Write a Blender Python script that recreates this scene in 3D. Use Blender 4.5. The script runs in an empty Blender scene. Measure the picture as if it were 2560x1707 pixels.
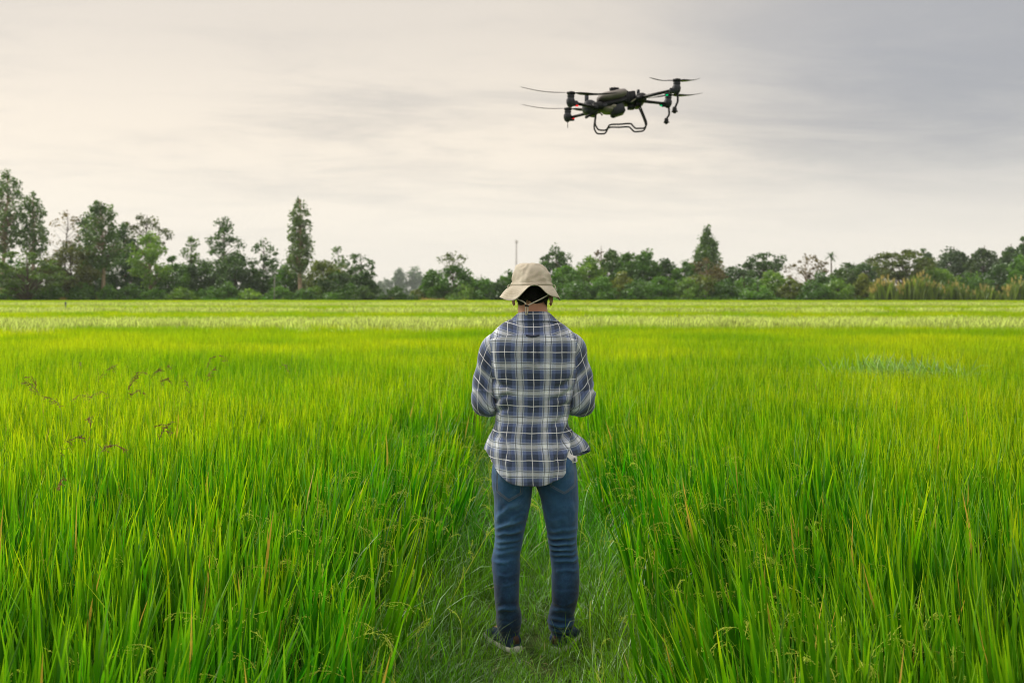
import bpy, math, random
import numpy as np
from mathutils import Vector, Matrix
from mathutils.bvhtree import BVHTree

R = math.radians
rng = np.random.default_rng(7)
random.seed(7)
scene = bpy.context.scene

# ------------------------------------------------------------------ camera
CAM_H = 1.60
FPX = 2489.0            # focal length in photograph pixels (35 mm lens, 36 mm wide sensor)
HORIZON = 738.0         # photograph row of the horizon
cam_d = bpy.data.cameras.new('camera')
cam = bpy.data.objects.new('camera', cam_d)
scene.collection.objects.link(cam)
cam.location = (0, 0, CAM_H)
cam.rotation_euler = (R(90), 0, 0)
cam_d.lens = 35.0
cam_d.sensor_width = 36.0
cam_d.shift_y = -(853.5 - HORIZON) / 2560.0
cam_d.clip_start = 0.05
cam_d.clip_end = 5000
cam_d.dof.use_dof = True
cam_d.dof.focus_distance = 4.38
cam_d.dof.aperture_fstop = 3.6
scene.camera = cam

# ------------------------------------------------------------------ world, sun, exposure
SUN_AZ, SUN_EL = R(-66), R(33)     # azimuth from +Y towards +X
scene.render.engine = 'CYCLES'
scene.cycles.max_bounces = 7
scene.cycles.diffuse_bounces = 4
scene.cycles.transmission_bounces = 5
scene.cycles.transparent_max_bounces = 8
scene.cycles.volume_bounces = 1
scene.cycles.sample_clamp_indirect = 6
scene.cycles.filter_width = 1.0
scene.cycles.use_denoising = True
try:
    scene.cycles.denoiser = 'OPENIMAGEDENOISE'
    scene.cycles.denoising_input_passes = 'RGB_ALBEDO_NORMAL'
    scene.cycles.denoising_prefilter = 'ACCURATE'
except Exception:
    pass
scene.view_settings.view_transform = 'Standard'
scene.view_settings.look = 'None'
scene.view_settings.gamma = 1.0
scene.view_settings.use_curve_mapping = False
scene.view_settings.exposure = 0.85

world = bpy.data.worlds.new('World')
scene.world = world
world.use_nodes = True


class NT:
    """small helper to write node trees"""
    def __init__(self, tree):
        self.t = tree
        tree.nodes.clear()

    def n(self, typ, **kw):
        nd = self.t.nodes.new(typ)
        for k, v in kw.items():
            setattr(nd, k, v)
        return nd

    def link(self, a, b):
        self.t.links.new(a, b)

    def val(self, sock, v):
        if isinstance(v, bpy.types.NodeSocket):
            self.link(v, sock)
        else:
            sock.default_value = v

    def math(self, op, a, b=0.0, c=None, clamp=False):
        nd = self.n('ShaderNodeMath', operation=op, use_clamp=clamp)
        self.val(nd.inputs[0], a)
        self.val(nd.inputs[1], b)
        if c is not None:
            self.val(nd.inputs[2], c)
        return nd.outputs[0]

    def mix(self, f, a, b, blend='MIX'):
        nd = self.n('ShaderNodeMix', data_type='RGBA', blend_type=blend)
        self.val(nd.inputs[0], f)
        self.val(nd.inputs[6], a)
        self.val(nd.inputs[7], b)
        return nd.outputs[2]

    def noise(self, vec, scale, detail=3.0, rough=0.5, dist=0.0):
        nd = self.n('ShaderNodeTexNoise')
        if vec is not None:
            self.link(vec, nd.inputs['Vector'])
        nd.inputs['Scale'].default_value = scale
        nd.inputs['Detail'].default_value = detail
        nd.inputs['Roughness'].default_value = rough
        nd.inputs['Distortion'].default_value = dist
        return nd.outputs[0]

    def maprange(self, v, a, b, c=0.0, d=1.0, smooth=True):
        nd = self.n('ShaderNodeMapRange')
        nd.interpolation_type = 'SMOOTHSTEP' if smooth else 'LINEAR'
        self.val(nd.inputs[0], v)
        for i, x in enumerate((a, b, c, d)):
            nd.inputs[1 + i].default_value = x
        return nd.outputs[0]

    def ramp(self, f, stops, interp='LINEAR'):
        nd = self.n('ShaderNodeValToRGB')
        cr = nd.color_ramp
        cr.interpolation = interp
        while len(cr.elements) > 1:
            cr.elements.remove(cr.elements[-1])
        cr.elements[0].position = stops[0][0]
        cr.elements[0].color = (*stops[0][1], 1)
        for p, c in stops[1:]:
            e = cr.elements.new(p)
            e.color = (*c, 1)
        self.val(nd.inputs[0], f)
        return nd.outputs[0]


def build_world():
    t = NT(world.node_tree)
    out = t.n('ShaderNodeOutputWorld')
    bg = t.n('ShaderNodeBackground')
    tc = t.n('ShaderNodeTexCoord')
    sky = t.n('ShaderNodeTexSky')
    sky.sky_type = 'NISHITA'
    sky.sun_disc = False
    sky.sun_elevation = SUN_EL
    sky.sun_rotation = SUN_AZ % (2 * math.pi)
    sky.dust_density = 3.0
    sky.air_density = 1.0
    d = tc.outputs['Generated']
    sep = t.n('ShaderNodeSeparateXYZ')
    t.link(d, sep.inputs[0])
    x, y, z = sep.outputs
    zc = t.math('MAXIMUM', z, 0.0)
    # project the direction on a cloud layer, streaks run across the view
    den = t.math('ADD', zc, 0.10)
    cx = t.math('DIVIDE', x, den)
    cy = t.math('DIVIDE', y, den)
    comb = t.n('ShaderNodeCombineXYZ')
    t.link(t.math('MULTIPLY', cx, 0.42), comb.inputs[0])
    t.link(t.math('ADD', t.math('MULTIPLY', cy, 0.75), t.math('MULTIPLY', cx, -0.10)), comb.inputs[1])
    comb.inputs[2].default_value = 41.9
    n1 = t.noise(comb.outputs[0], 0.55, 2.0, 0.5, 0.3)      # big banks
    n2 = t.noise(comb.outputs[0], 2.3, 8.0, 0.64, 0.4)      # wisps
    dens = t.math('ADD', t.math('MULTIPLY', n1, 0.42), t.math('MULTIPLY', n2, 0.58))
    f = t.maprange(dens, 0.39, 0.59)
    f = t.math('MULTIPLY', f, t.maprange(zc, 0.13, 0.28, 1.0, 0.38))
    # veiled sun: broad glow of the cloud layer
    sd = Vector((math.sin(SUN_AZ) * math.cos(SUN_EL), math.cos(SUN_AZ) * math.cos(SUN_EL), math.sin(SUN_EL)))
    dot = t.n('ShaderNodeVectorMath', operation='DOT_PRODUCT')
    t.link(d, dot.inputs[0])
    dot.inputs[1].default_value = sd
    glow = t.maprange(dot.outputs['Value'], 0.70, 1.0)
    # thin bright cloud against thick grey cloud
    thin = t.mix(glow, (0.560, 0.498, 0.420, 1), (0.58, 0.515, 0.43, 1))
    thick = t.mix(glow, (0.400, 0.366, 0.328, 1), (0.40, 0.37, 0.335, 1))
    cl = t.mix(f, thick, thin)
    # a thicker blue-grey bank of cloud on the right
    bd = Vector((math.sin(R(33)) * math.cos(R(17)), math.cos(R(33)) * math.cos(R(17)), math.sin(R(17))))
    dotb = t.n('ShaderNodeVectorMath', operation='DOT_PRODUCT')
    t.link(d, dotb.inputs[0])
    dotb.inputs[1].default_value = bd
    bank = t.maprange(t.math('ADD', dotb.outputs['Value'], t.math('MULTIPLY', t.math('SUBTRACT', n1, 0.5), 0.10)), 0.885, 0.985)
    cl = t.mix(t.math('MULTIPLY', bank, 0.9), cl, t.mix(f, (0.225, 0.231, 0.250, 1), (0.285, 0.284, 0.290, 1)))
    # the layer brightens to a warm cream where it is seen edge-on at the horizon
    hz = t.maprange(zc, 0.02, 0.17, 1.0, 0.0)
    cl = t.mix(t.math('MULTIPLY', hz, 0.95), cl, (0.580, 0.540, 0.486, 1))
    # an overcast dome is brighter overhead than low down
    up = t.n('ShaderNodeVectorMath', operation='SCALE')
    t.link(cl, up.inputs[0])
    t.link(t.maprange(zc, 0.25, 1.0, 1.0, 1.5), up.inputs['Scale'])
    cl = up.outputs[0]
    nis = t.n('ShaderNodeVectorMath', operation='SCALE')
    t.link(sky.outputs[0], nis.inputs[0])
    nis.inputs['Scale'].default_value = 0.09
    col = t.mix(0.94, nis.outputs[0], cl)
    t.link(col, bg.inputs[0])
    bg.inputs[1].default_value = 1.0
    t.link(bg.outputs[0], out.inputs[0])


build_world()

sun_d = bpy.data.lights.new('sun', 'SUN')
sun_d.energy = 1.5
sun_d.angle = R(30)
sun_d.color = (1.0, 0.93, 0.82)
sun = bpy.data.objects.new('sun', sun_d)
scene.collection.objects.link(sun)
_sd = Vector((math.sin(SUN_AZ) * math.cos(SUN_EL), math.cos(SUN_AZ) * math.cos(SUN_EL), math.sin(SUN_EL)))
sun.rotation_euler = _sd.to_track_quat('Z', 'Y').to_euler()
sun.location = _sd * 60

# ------------------------------------------------------------------ helpers
C = scene.collection


def at(dx, dy, D):
    """photo position (in the 2352-wide view) and distance -> world point"""
    sx, sy = dx * 2560 / 2352, dy * 2560 / 2352
    return ((sx - 1280) / FPX * D, D, CAM_H - (sy - HORIZON) / FPX * D)


def mesh_arrays(name, V, faces, smooth=True):
    """faces: list of (n,k) integer arrays"""
    me = bpy.data.meshes.new(name)
    V = np.asarray(V, dtype=np.float32).reshape(-1, 3)
    faces = [np.asarray(f, dtype=np.int32) for f in faces if len(f)]
    nl = sum(f.size for f in faces)
    npoly = sum(len(f) for f in faces)
    me.vertices.add(len(V))
    me.vertices.foreach_set('co', V.ravel())
    me.loops.add(nl)
    me.loops.foreach_set('vertex_index', np.concatenate([f.ravel() for f in faces]) if faces else np.zeros(0, np.int32))
    me.polygons.add(npoly)
    tot = np.concatenate([np.full(len(f), f.shape[1], np.int32) for f in faces])
    start = np.concatenate([[0], np.cumsum(tot)[:-1]]).astype(np.int32)
    me.polygons.foreach_set('loop_start', start)
    me.polygons.foreach_set('loop_total', tot)
    me.polygons.foreach_set('use_smooth', np.full(npoly, smooth, dtype=bool))
    me.update(calc_edges=True)
    return me


class Geo:
    """collects pieces of ONE part"""
    def __init__(self):
        self.V, self.F, self.M, self.nv = [], [], [], 0

    def add(self, V, F, mat=0):
        V = np.asarray(V, float).reshape(-1, 3)
        F = np.asarray(F, int)
        self.V.append(V)
        self.F.append(F + self.nv)
        self.M.append(np.full(len(F), mat))
        self.nv += len(V)
        return self

    def arrays(self):
        V = np.concatenate(self.V)
        F4 = [f for f in self.F if f.shape[1] == 4]
        F3 = [f for f in self.F if f.shape[1] == 3]
        M = np.concatenate([m for f, m in zip(self.F, self.M) if f.shape[1] == 4] + [m for f, m in zip(self.F, self.M) if f.shape[1] == 3])
        fs = []
        if F4: fs.append(np.concatenate(F4))
        if F3: fs.append(np.concatenate(F3))
        return V, fs, M

    def mesh(self, name, smooth=True):
        V, fs, M = self.arrays()
        me = mesh_arrays(name, V, fs, smooth)
        me.polygons.foreach_set('material_index', M.astype(np.int32))
        return me


def obj(name, me, mats, parent=None, loc=None):
    if isinstance(me, Geo):
        me = me.mesh(name)
    o = bpy.data.objects.new(name, me)
    for m in (mats if isinstance(mats, (list, tuple)) else [mats]):
        if len(me.materials) < len(mats if isinstance(mats, (list, tuple)) else [mats]):
            me.materials.append(m)
    C.objects.link(o)
    if parent is not None:
        o.parent = parent
    if loc is not None:
        o.location = loc
    return o


def tag(o, label=None, cat=None, group=None, kind=None):
    if label: o['label'] = label
    if cat: o['category'] = cat
    if group: o['group'] = group
    if kind: o['kind'] = kind
    return o


def empty(name, loc=(0, 0, 0), rot=(0, 0, 0)):
    o = bpy.data.objects.new(name, None)
    o.empty_display_size = 0.1
    o.location = loc
    o.rotation_euler = rot
    C.objects.link(o)
    return o


def grid_faces(m, n, closed=False, off=0):
    """quads of an m x n vertex grid"""
    i, j = np.meshgrid(np.arange(m - 1), np.arange(n if closed else n - 1), indexing='ij')
    i, j = i.ravel(), j.ravel()
    j2 = (j + 1) % n
    return np.stack([i * n + j, i * n + j2, (i + 1) * n + j2, (i + 1) * n + j], 1) + off


def interp_path(P, n, closed=False):
    """Catmull-Rom resample of rows of P"""
    P = np.asarray(P, float)
    k = len(P)
    t = np.linspace(0, k - 1, n)
    i = np.clip(t.astype(int), 0, k - 2)
    u = (t - i)[:, None]
    p0 = P[np.clip(i - 1, 0, k - 1)]; p1 = P[i]; p2 = P[i + 1]; p3 = P[np.clip(i + 2, 0, k - 1)]
    return 0.5 * ((2 * p1) + (-p0 + p2) * u + (2 * p0 - 5 * p1 + 4 * p2 - p3) * u ** 2 + (-p0 + 3 * p1 - 3 * p2 + p3) * u ** 3)


def frames(P):
    P = np.asarray(P, float)
    T = np.gradient(P, axis=0)
    T /= np.linalg.norm(T, axis=1)[:, None] + 1e-12
    a = np.array([0, 1.0, 0]) if abs(T[0][1]) < 0.9 else np.array([1.0, 0, 0])
    A = np.zeros_like(P); B = np.zeros_like(P)
    a = a - T[0] * a.dot(T[0]); a /= np.linalg.norm(a)
    for k in range(len(P)):
        a = a - T[k] * a.dot(T[k]); a /= np.linalg.norm(a) + 1e-12
        A[k] = a; B[k] = np.cross(T[k], a)
    return T, A, B


def tube(P, r, n=8, cap=True):
    """tube along P with radius r (scalar, per point, or (ra, rb) per point) -> V, F(list)"""
    P = np.asarray(P, float)
    m = len(P)
    r = np.asarray(r, float)
    if r.ndim == 0: r = np.full((m, 2), float(r))
    elif r.ndim == 1: r = np.stack([r, r], 1)
    T, A, B = frames(P)
    th = np.linspace(0, 2 * math.pi, n, endpoint=False)
    V = P[:, None, :] + A[:, None, :] * (np.cos(th)[None, :, None] * r[:, 0][:, None, None]) + B[:, None, :] * (np.sin(th)[None, :, None] * r[:, 1][:, None, None])
    V = V.reshape(-1, 3)
    F = grid_faces(m, n, True)
    tri = np.zeros((0, 3), int)
    if cap:
        V = np.concatenate([V, P[:1], P[-1:]])
        j = np.arange(n); j2 = (j + 1) % n
        tri = np.concatenate([np.stack([j2, j, np.full(n, m * n)], 1), np.stack([(m - 1) * n + j, (m - 1) * n + j2, np.full(n, m * n + 1)], 1)])
    return V, F, tri


def add_tube(g, P, r, n=8, cap=True, mat=0):
    V, F, tri = tube(P, r, n, cap)
    nv = g.nv
    g.add(V, F, mat)
    if cap:
        g.F.append(tri + nv); g.M.append(np.full(len(tri), mat))
    return g


def add_box(g, c, s, rot=None, mat=0, bevel=0.0):
    """box with chamfered vertical and horizontal edges"""
    bm_b = min(bevel, min(s) * 0.45)
    x, y, z = s[0] / 2, s[1] / 2, s[2] / 2
    if bm_b <= 0:
        V = np.array([[i, j, k] for i in (-x, x) for j in (-y, y) for k in (-z, z)])
        F = np.array([[0, 1, 3, 2], [4, 6, 7, 5], [0, 4, 5, 1], [2, 3, 7, 6], [0, 2, 6, 4], [1, 5, 7, 3]])
    else:
        b = bm_b
        pr = []
        for (ix, iy) in ((x, y), (x - b, y - b)):
            pass
        def loop(inset, zz):
            X, Y = x - inset, y - inset
            c2 = b * 0.7
            return [[X, -Y + c2, zz], [X, Y - c2, zz], [X - c2, Y, zz], [-X + c2, Y, zz], [-X, Y - c2, zz], [-X, -Y + c2, zz], [-X + c2, -Y, zz], [X - c2, -Y, zz]]
        V = np.array(loop(b, -z) + loop(0, -z + b) + loop(0, z - b) + loop(b, z) + [[0, 0, -z], [0, 0, z]])
        F = grid_faces(4, 8, True)
        j = np.arange(8); j2 = (j + 1) % 8
        tri = np.concatenate([np.stack([j2, j, np.full(8, 32)], 1), np.stack([24 + j, 24 + j2, np.full(8, 33)], 1)])
    if rot is not None:
        V = V @ np.array(rot).T
    V = V + np.asarray(c, float)
    nv = g.nv
    g.add(V, F, mat)
    if bm_b > 0:
        g.F.append(tri + nv); g.M.append(np.full(8 * 2, mat))
    return g


def rotz(a):
    c, s = math.cos(a), math.sin(a)
    return np.array([[c, -s, 0], [s, c, 0], [0, 0, 1]])


def rotx(a):
    c, s = math.cos(a), math.sin(a)
    return np.array([[1, 0, 0], [0, c, -s], [0, s, c]])


def roty(a):
    c, s = math.cos(a), math.sin(a)
    return np.array([[c, 0, s], [0, 1, 0], [-s, 0, c]])


def add_lathe(g, prof, c=(0, 0, 0), n=16, rot=None, mat=0, squash=(1, 1)):
    """profile [(r, z)...] turned round z"""
    prof = np.asarray(prof, float)
    th = np.linspace(0, 2 * math.pi, n, endpoint=False)
    V = np.stack([prof[:, 0][:, None] * np.cos(th) * squash[0], prof[:, 0][:, None] * np.sin(th) * squash[1], np.repeat(prof[:, 1][:, None], n, 1)], 2).reshape(-1, 3)
    if rot is not None:
        V = V @ np.array(rot).T
    g.add(V + np.asarray(c, float), grid_faces(len(prof), n, True), mat)
    return g


def vnoise(P, scale, seed=0, octaves=2):
    """cheap smooth value noise from summed sines"""
    r = np.random.default_rng(seed)
    out = np.zeros(len(P))
    amp = 1.0
    tot = 0
    for o in range(octaves):
        for k in range(4):
            d = r.normal(size=3); d /= np.linalg.norm(d)
            out += amp * np.sin(P @ d * scale * (2 ** o) * (0.7 + 0.6 * r.random()) + r.random() * 6.28)
            tot += amp * 0.7
        amp *= 0.5
    return out / tot


def set_attr(me, name, vals, domain='FACE'):
    a = me.attributes.new(name, 'FLOAT', domain)
    a.data.foreach_set('value', np.asarray(vals, np.float32))


def set_uv(me, uv_per_vertex):
    lay = me.uv_layers.new(name='UVMap')
    idx = np.zeros(len(me.loops), np.int32)
    me.loops.foreach_get('vertex_index', idx)
    lay.data.foreach_set('uv', np.asarray(uv_per_vertex, np.float32)[idx].ravel())


def voxel(name, geo, size, smooth_iter=4):
    """merge overlapping closed pieces to one continuous surface"""
    me = geo.mesh(name)
    o = bpy.data.objects.new(name + '_tmp', me)
    C.objects.link(o)
    m = o.modifiers.new('r', 'REMESH'); m.mode = 'VOXEL'; m.voxel_size = size; m.use_smooth_shade = True
    if smooth_iter:
        s = o.modifiers.new('s', 'SMOOTH'); s.factor = 0.5; s.iterations = smooth_iter
    dg = bpy.context.evaluated_depsgraph_get()
    out = bpy.data.meshes.new_from_object(o.evaluated_get(dg))
    bpy.data.objects.remove(o)
    bpy.data.meshes.remove(me)
    out.name = name
    return out


def get_co(me):
    a = np.zeros(len(me.vertices) * 3, np.float32); me.vertices.foreach_get('co', a); return a.reshape(-1, 3).astype(float)


def get_no(me):
    a = np.zeros(len(me.vertices) * 3, np.float32); me.vertices.foreach_get('normal', a); return a.reshape(-1, 3).astype(float)


def set_co(me, V):
    me.vertices.foreach_set('co', V.astype(np.float32).ravel()); me.update()


def folds(P2, lines):
    """signed fold height at 2D points; lines: (polyline, amplitude, width)"""
    out = np.zeros(len(P2))
    for pl, amp, w in lines:
        pl = np.asarray(pl, float)
        best = np.full(len(P2), 1e9)
        tt = np.zeros(len(P2))
        k = len(pl) - 1
        for i in range(k):
            a, b = pl[i], pl[i + 1]
            ab = b - a
            u = np.clip(((P2 - a) @ ab) / (ab @ ab), 0, 1)
            d = np.linalg.norm(P2 - (a + u[:, None] * ab), axis=1)
            better = d < best
            best = np.where(better, d, best)
            tt = np.where(better, (i + u) / k, tt)
        fade = np.clip(np.minimum(tt, 1 - tt) * 4 + 0.25, 0, 1)
        out += amp * fade * (np.exp(-(best / w) ** 2) - 0.45 * np.exp(-(best / (2.2 * w)) ** 2))
    return out


# ------------------------------------------------------------------ materials
def new_mat(name):
    m = bpy.data.materials.new(name)
    m.use_nodes = True
    return m, NT(m.node_tree)


def simple(name, col, rough=0.6, metal=0.0, nscale=None, namt=0.15, bump=0.0, bscale=200, spec=0.3):
    m, t = new_mat(name)
    out = t.n('ShaderNodeOutputMaterial'); p = t.n('ShaderNodeBsdfPrincipled')
    t.link(p.outputs[0], out.inputs[0])
    p.inputs['Roughness'].default_value = rough
    p.inputs['Metallic'].default_value = metal
    p.inputs['Specular IOR Level'].default_value = spec
    tc = t.n('ShaderNodeTexCoord')
    if nscale:
        n = t.noise(tc.outputs['Object'], nscale, 4)
        k = t.maprange(n, 0.3, 0.7, 1 - namt, 1 + namt)
        vm = t.n('ShaderNodeVectorMath', operation='SCALE')
        vm.inputs[0].default_value = col
        t.link(k, vm.inputs['Scale'])
        t.link(vm.outputs[0], p.inputs['Base Color'])
    else:
        p.inputs['Base Color'].default_value = (*col, 1)
    if bump:
        b = t.n('ShaderNodeBump'); b.inputs['Strength'].default_value = bump; b.inputs['Distance'].default_value = 0.01
        t.link(t.noise(tc.outputs['Object'], bscale, 3), b.inputs['Height'])
        t.link(b.outputs[0], p.inputs['Normal'])
    return m


def leaf_mat(name, refl, trans, tip=None, base=None, dead=None, use_obj_color=False, rough=0.45, gloss=0.25, world_var=0.0):
    """thin leaf: diffuse + translucent + a little gloss; attribute 'tint' is per leaf, 't' runs along the blade"""
    m, t = new_mat(name)
    out = t.n('ShaderNodeOutputMaterial')
    tint = t.n('ShaderNodeAttribute'); tint.attribute_name = 'tint'
    tv = tint.outputs['Fac']
    oi = t.n('ShaderNodeObjectInfo')
    if use_obj_color:
        col_r = oi.outputs['Color']
        sc = t.n('ShaderNodeVectorMath', operation='SCALE'); t.link(col_r, sc.inputs[0])
        t.link(t.maprange(tv, 0, 1, 0.6, 1.5, False), sc.inputs['Scale'])
        hs = t.n('ShaderNodeHueSaturation')
        t.link(sc.outputs[0], hs.inputs['Color'])
        t.link(t.maprange(tv, 0, 1, 0.515, 0.485, False), hs.inputs['Hue'])
        col_r = hs.outputs[0]
        sc2 = t.n('ShaderNodeVectorMath', operation='MULTIPLY'); t.link(col_r, sc2.inputs[0])
        sc2.inputs[1].default_value = (1.0, 1.1, 0.45)
        col_t = sc2.outputs[0]
    else:
        k = t.maprange(tv, 0, 1, 0.50, 1.45, False)
        k = t.math('MULTIPLY', k, t.maprange(oi.outputs['Random'], 0, 1, 0.85, 1.15, False))
        def scaled(c):
            s = t.n('ShaderNodeVectorMath', operation='SCALE'); s.inputs[0].default_value = c
            t.link(k, s.inputs['Scale']); return s.outputs[0]
        col_r, col_t = scaled(refl), scaled(trans)
        along = t.n('ShaderNodeAttribute'); along.attribute_name = 't'
        if tip is not None:
            f = t.maprange(along.outputs['Fac'], 0.70, 1.0)
            f = t.math('MULTIPLY', f, t.maprange(tv, 0.25, 0.8, 0.25, 0.9))
            col_r = t.mix(f, col_r, (*[a * 0.75 for a in tip], 1))
            col_t = t.mix(f, col_t, (*tip, 1))
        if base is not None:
            f = t.maprange(along.outputs['Fac'], 0.1, 0.65, 1.0, 0.0)  # darker leaf base, deepened to paint in the shade between blades
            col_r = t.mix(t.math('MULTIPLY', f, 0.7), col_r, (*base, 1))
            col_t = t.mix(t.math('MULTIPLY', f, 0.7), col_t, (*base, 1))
        if dead is not None:
            f = t.math('GREATER_THAN', tv, 0.992)
            f = t.math('MULTIPLY', f, t.maprange(along.outputs['Fac'], 0.5, 0.75))
            col_r = t.mix(f, col_r, (*dead, 1))
            col_t = t.mix(f, col_t, (*[a * 0.8 for a in dead], 1))
        if world_var:
            geo = t.n('ShaderNodeNewGeometry')
            n = t.noise(geo.outputs['Position'], 0.35, 3)
            hs = []
            for c in (col_r, col_t):
                h = t.n('ShaderNodeHueSaturation'); t.link(c, h.inputs['Color'])
                t.link(t.maprange(n, 0.3, 0.7, 0.5 + 0.03 * world_var, 0.5 - 0.03 * world_var), h.inputs['Hue'])
                t.link(t.maprange(n, 0.3, 0.7, 1 - 0.2 * world_var, 1 + 0.2 * world_var), h.inputs['Value'])
                hs.append(h.outputs[0])
            col_r, col_t = hs
    d = t.n('ShaderNodeBsdfDiffuse'); t.link(col_r, d.inputs[0]); d.inputs[1].default_value = 0.5
    tr = t.n('ShaderNodeBsdfTranslucent'); t.link(col_t, tr.inputs[0])
    add = t.n('ShaderNodeAddShader'); t.link(d.outputs[0], add.inputs[0]); t.link(tr.outputs[0], add.inputs[1])
    if gloss > 0:
        g = t.n('ShaderNodeBsdfGlossy'); g.inputs['Roughness'].default_value = rough
        g.inputs[0].default_value = (0.8, 0.9, 0.8, 1)
        fr = t.n('ShaderNodeFresnel'); fr.inputs[0].default_value = 1.42
        mx = t.n('ShaderNodeMixShader')
        t.link(t.math('MULTIPLY', fr.outputs[0], gloss), mx.inputs[0])
        t.link(add.outputs[0], mx.inputs[1]); t.link(g.outputs[0], mx.inputs[2])
        t.link(mx.outputs[0], out.inputs[0])
    else:
        t.link(add.outputs[0], out.inputs[0])
    return m


MAT = {}
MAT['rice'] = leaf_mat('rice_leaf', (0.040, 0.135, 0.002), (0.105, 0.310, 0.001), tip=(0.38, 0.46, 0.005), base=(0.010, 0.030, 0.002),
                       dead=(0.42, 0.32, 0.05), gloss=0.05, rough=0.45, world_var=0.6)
MAT['rice_deep'] = leaf_mat('rice_leaf_deep_green_shade', (0.019, 0.105, 0.003), (0.034, 0.190, 0.001), tip=(0.18, 0.36, 0.005), base=(0.007, 0.022, 0.002),
                            dead=(0.40, 0.29, 0.04), gloss=0.08, rough=0.42, world_var=0.6)  # deep green, darkened to put foreground shade and lens falloff into the colour
MAT['rice_ripe'] = leaf_mat('rice_leaf_yellow_backlit', (0.070, 0.165, 0.002), (0.185, 0.375, 0.001), tip=(0.44, 0.50, 0.006), base=(0.015, 0.04, 0.002),
                            gloss=0.03, rough=0.5, world_var=0.8)  # yellower far rice: backlit glow put into the leaf colour, not ripeness
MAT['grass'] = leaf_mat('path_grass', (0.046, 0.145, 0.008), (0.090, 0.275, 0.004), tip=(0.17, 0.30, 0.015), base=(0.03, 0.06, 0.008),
                        dead=(0.40, 0.30, 0.13), gloss=0.14, rough=0.5, world_var=0.8)
MAT['panicle'] = leaf_mat('panicle_grain', (0.30, 0.36, 0.055), (0.20, 0.25, 0.02), gloss=0.0)
MAT['pale'] = leaf_mat('pale_flower', (0.40, 0.46, 0.14), (0.28, 0.33, 0.08), gloss=0.0)
MAT['lodged'] = leaf_mat('lodged_leaf', (0.23, 0.35, 0.095), (0.10, 0.20, 0.02), gloss=0.05, rough=0.5)
MAT['foliage'] = leaf_mat('tree_foliage', (0, 0, 0), (0, 0, 0), use_obj_color=True, gloss=0.12, rough=0.5)
MAT['brown_seed'] = leaf_mat('brown_seed', (0.20, 0.12, 0.05), (0.08, 0.05, 0.015), gloss=0.05)
MAT['plume'] = leaf_mat('tan_plume', (0.42, 0.345, 0.135), (0.25, 0.20, 0.06), gloss=0.0)
MAT['bark'] = simple('bark', (0.10, 0.075, 0.055), 0.9, nscale=3, namt=0.4, bump=0.5, bscale=12)
MAT['pale_bark'] = simple('pale_bark', (0.33, 0.245, 0.18), 0.85, nscale=2, namt=0.35, bump=0.4, bscale=9)

# ------------------------------------------------------------------ setting: ground, path, bank, far field
def ground_mat(name, a, b, c, scale):
    m, t = new_mat(name)
    out = t.n('ShaderNodeOutputMaterial'); p = t.n('ShaderNodeBsdfPrincipled'); t.link(p.outputs[0], out.inputs[0])
    tc = t.n('ShaderNodeNewGeometry')
    n = t.noise(tc.outputs['Position'], scale, 6, 0.6)
    n2 = t.noise(tc.outputs['Position'], scale * 9, 4, 0.6)
    col = t.ramp(t.math('ADD', t.math('MULTIPLY', n, 0.6), t.math('MULTIPLY', n2, 0.4)), [(0.35, a), (0.5, b), (0.66, c)])
    t.link(col, p.inputs['Base Color']); p.inputs['Roughness'].default_value = 0.95
    p.inputs['Specular IOR Level'].default_value = 0.1
    bp = t.n('ShaderNodeBump'); bp.inputs['Strength'].default_value = 0.8; bp.inputs['Distance'].default_value = 0.03
    t.link(n2, bp.inputs['Height']); t.link(bp.outputs[0], p.inputs['Normal'])
    return m


MAT['soil'] = ground_mat('field_soil', (0.020, 0.024, 0.008), (0.030, 0.055, 0.012), (0.05, 0.085, 0.018), 1.2)
MAT['path'] = ground_mat('path_earth', (0.025, 0.040, 0.010), (0.045, 0.085, 0.016), (0.10, 0.10, 0.04), 3.0)
MAT['bank'] = ground_mat('bank_earth', (0.05, 0.07, 0.02), (0.11, 0.10, 0.035), (0.20, 0.12, 0.06), 0.25)
MAT['far_field'] = ground_mat('far_field', (0.09, 0.17, 0.03), (0.12, 0.22, 0.035), (0.16, 0.25, 0.05), 0.05)


def plane_grid(name, x0, x1, y0, y1, nx, ny, zf, mat):
    X, Y = np.meshgrid(np.linspace(x0, x1, nx), np.linspace(y0, y1, ny))
    P = np.stack([X.ravel(), Y.ravel(), np.zeros(X.size)], 1)
    P[:, 2] = zf(P)
    return obj(name, mesh_arrays(name, P, [grid_faces(ny, nx)]), mat)


g_o = plane_grid('ground', -850, 850, -60, 1150, 60, 60, lambda P: np.full(len(P), -0.03), MAT['soil'])
tag(g_o, 'dark wet soil under the rice', kind='structure')


def path_c(y):
    return 0.06 + 0.022 * (y - 4.4)


def path_hw(y):
    return 0.67 + 0.05 * np.sin(y * 1.7) + 0.03 * np.sin(y * 4.1 + 1)


pt = plane_grid('path', 0, 1, -4, 60, 14, 260, lambda P: np.zeros(len(P)), MAT['path'])
_v = get_co(pt.data)
_u = _v[:, 0] * 2 - 1
_v[:, 0] = path_c(_v[:, 1]) + _u * 0.95
_v[:, 2] = 0.0 - 0.10 * np.abs(_u) ** 3 + 0.012 * vnoise(_v * 1.0, 5.0, 3)
set_co(pt.data, _v)
tag(pt, 'grassy earth path running between the two rice fields', kind='structure')

far_f = plane_grid('far_field', -300, 300, 215, 560, 12, 12, lambda P: np.full(len(P), 0.25), MAT['far_field'])
tag(far_f, 'pale green field far behind the gap in the trees', kind='structure')

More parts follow.
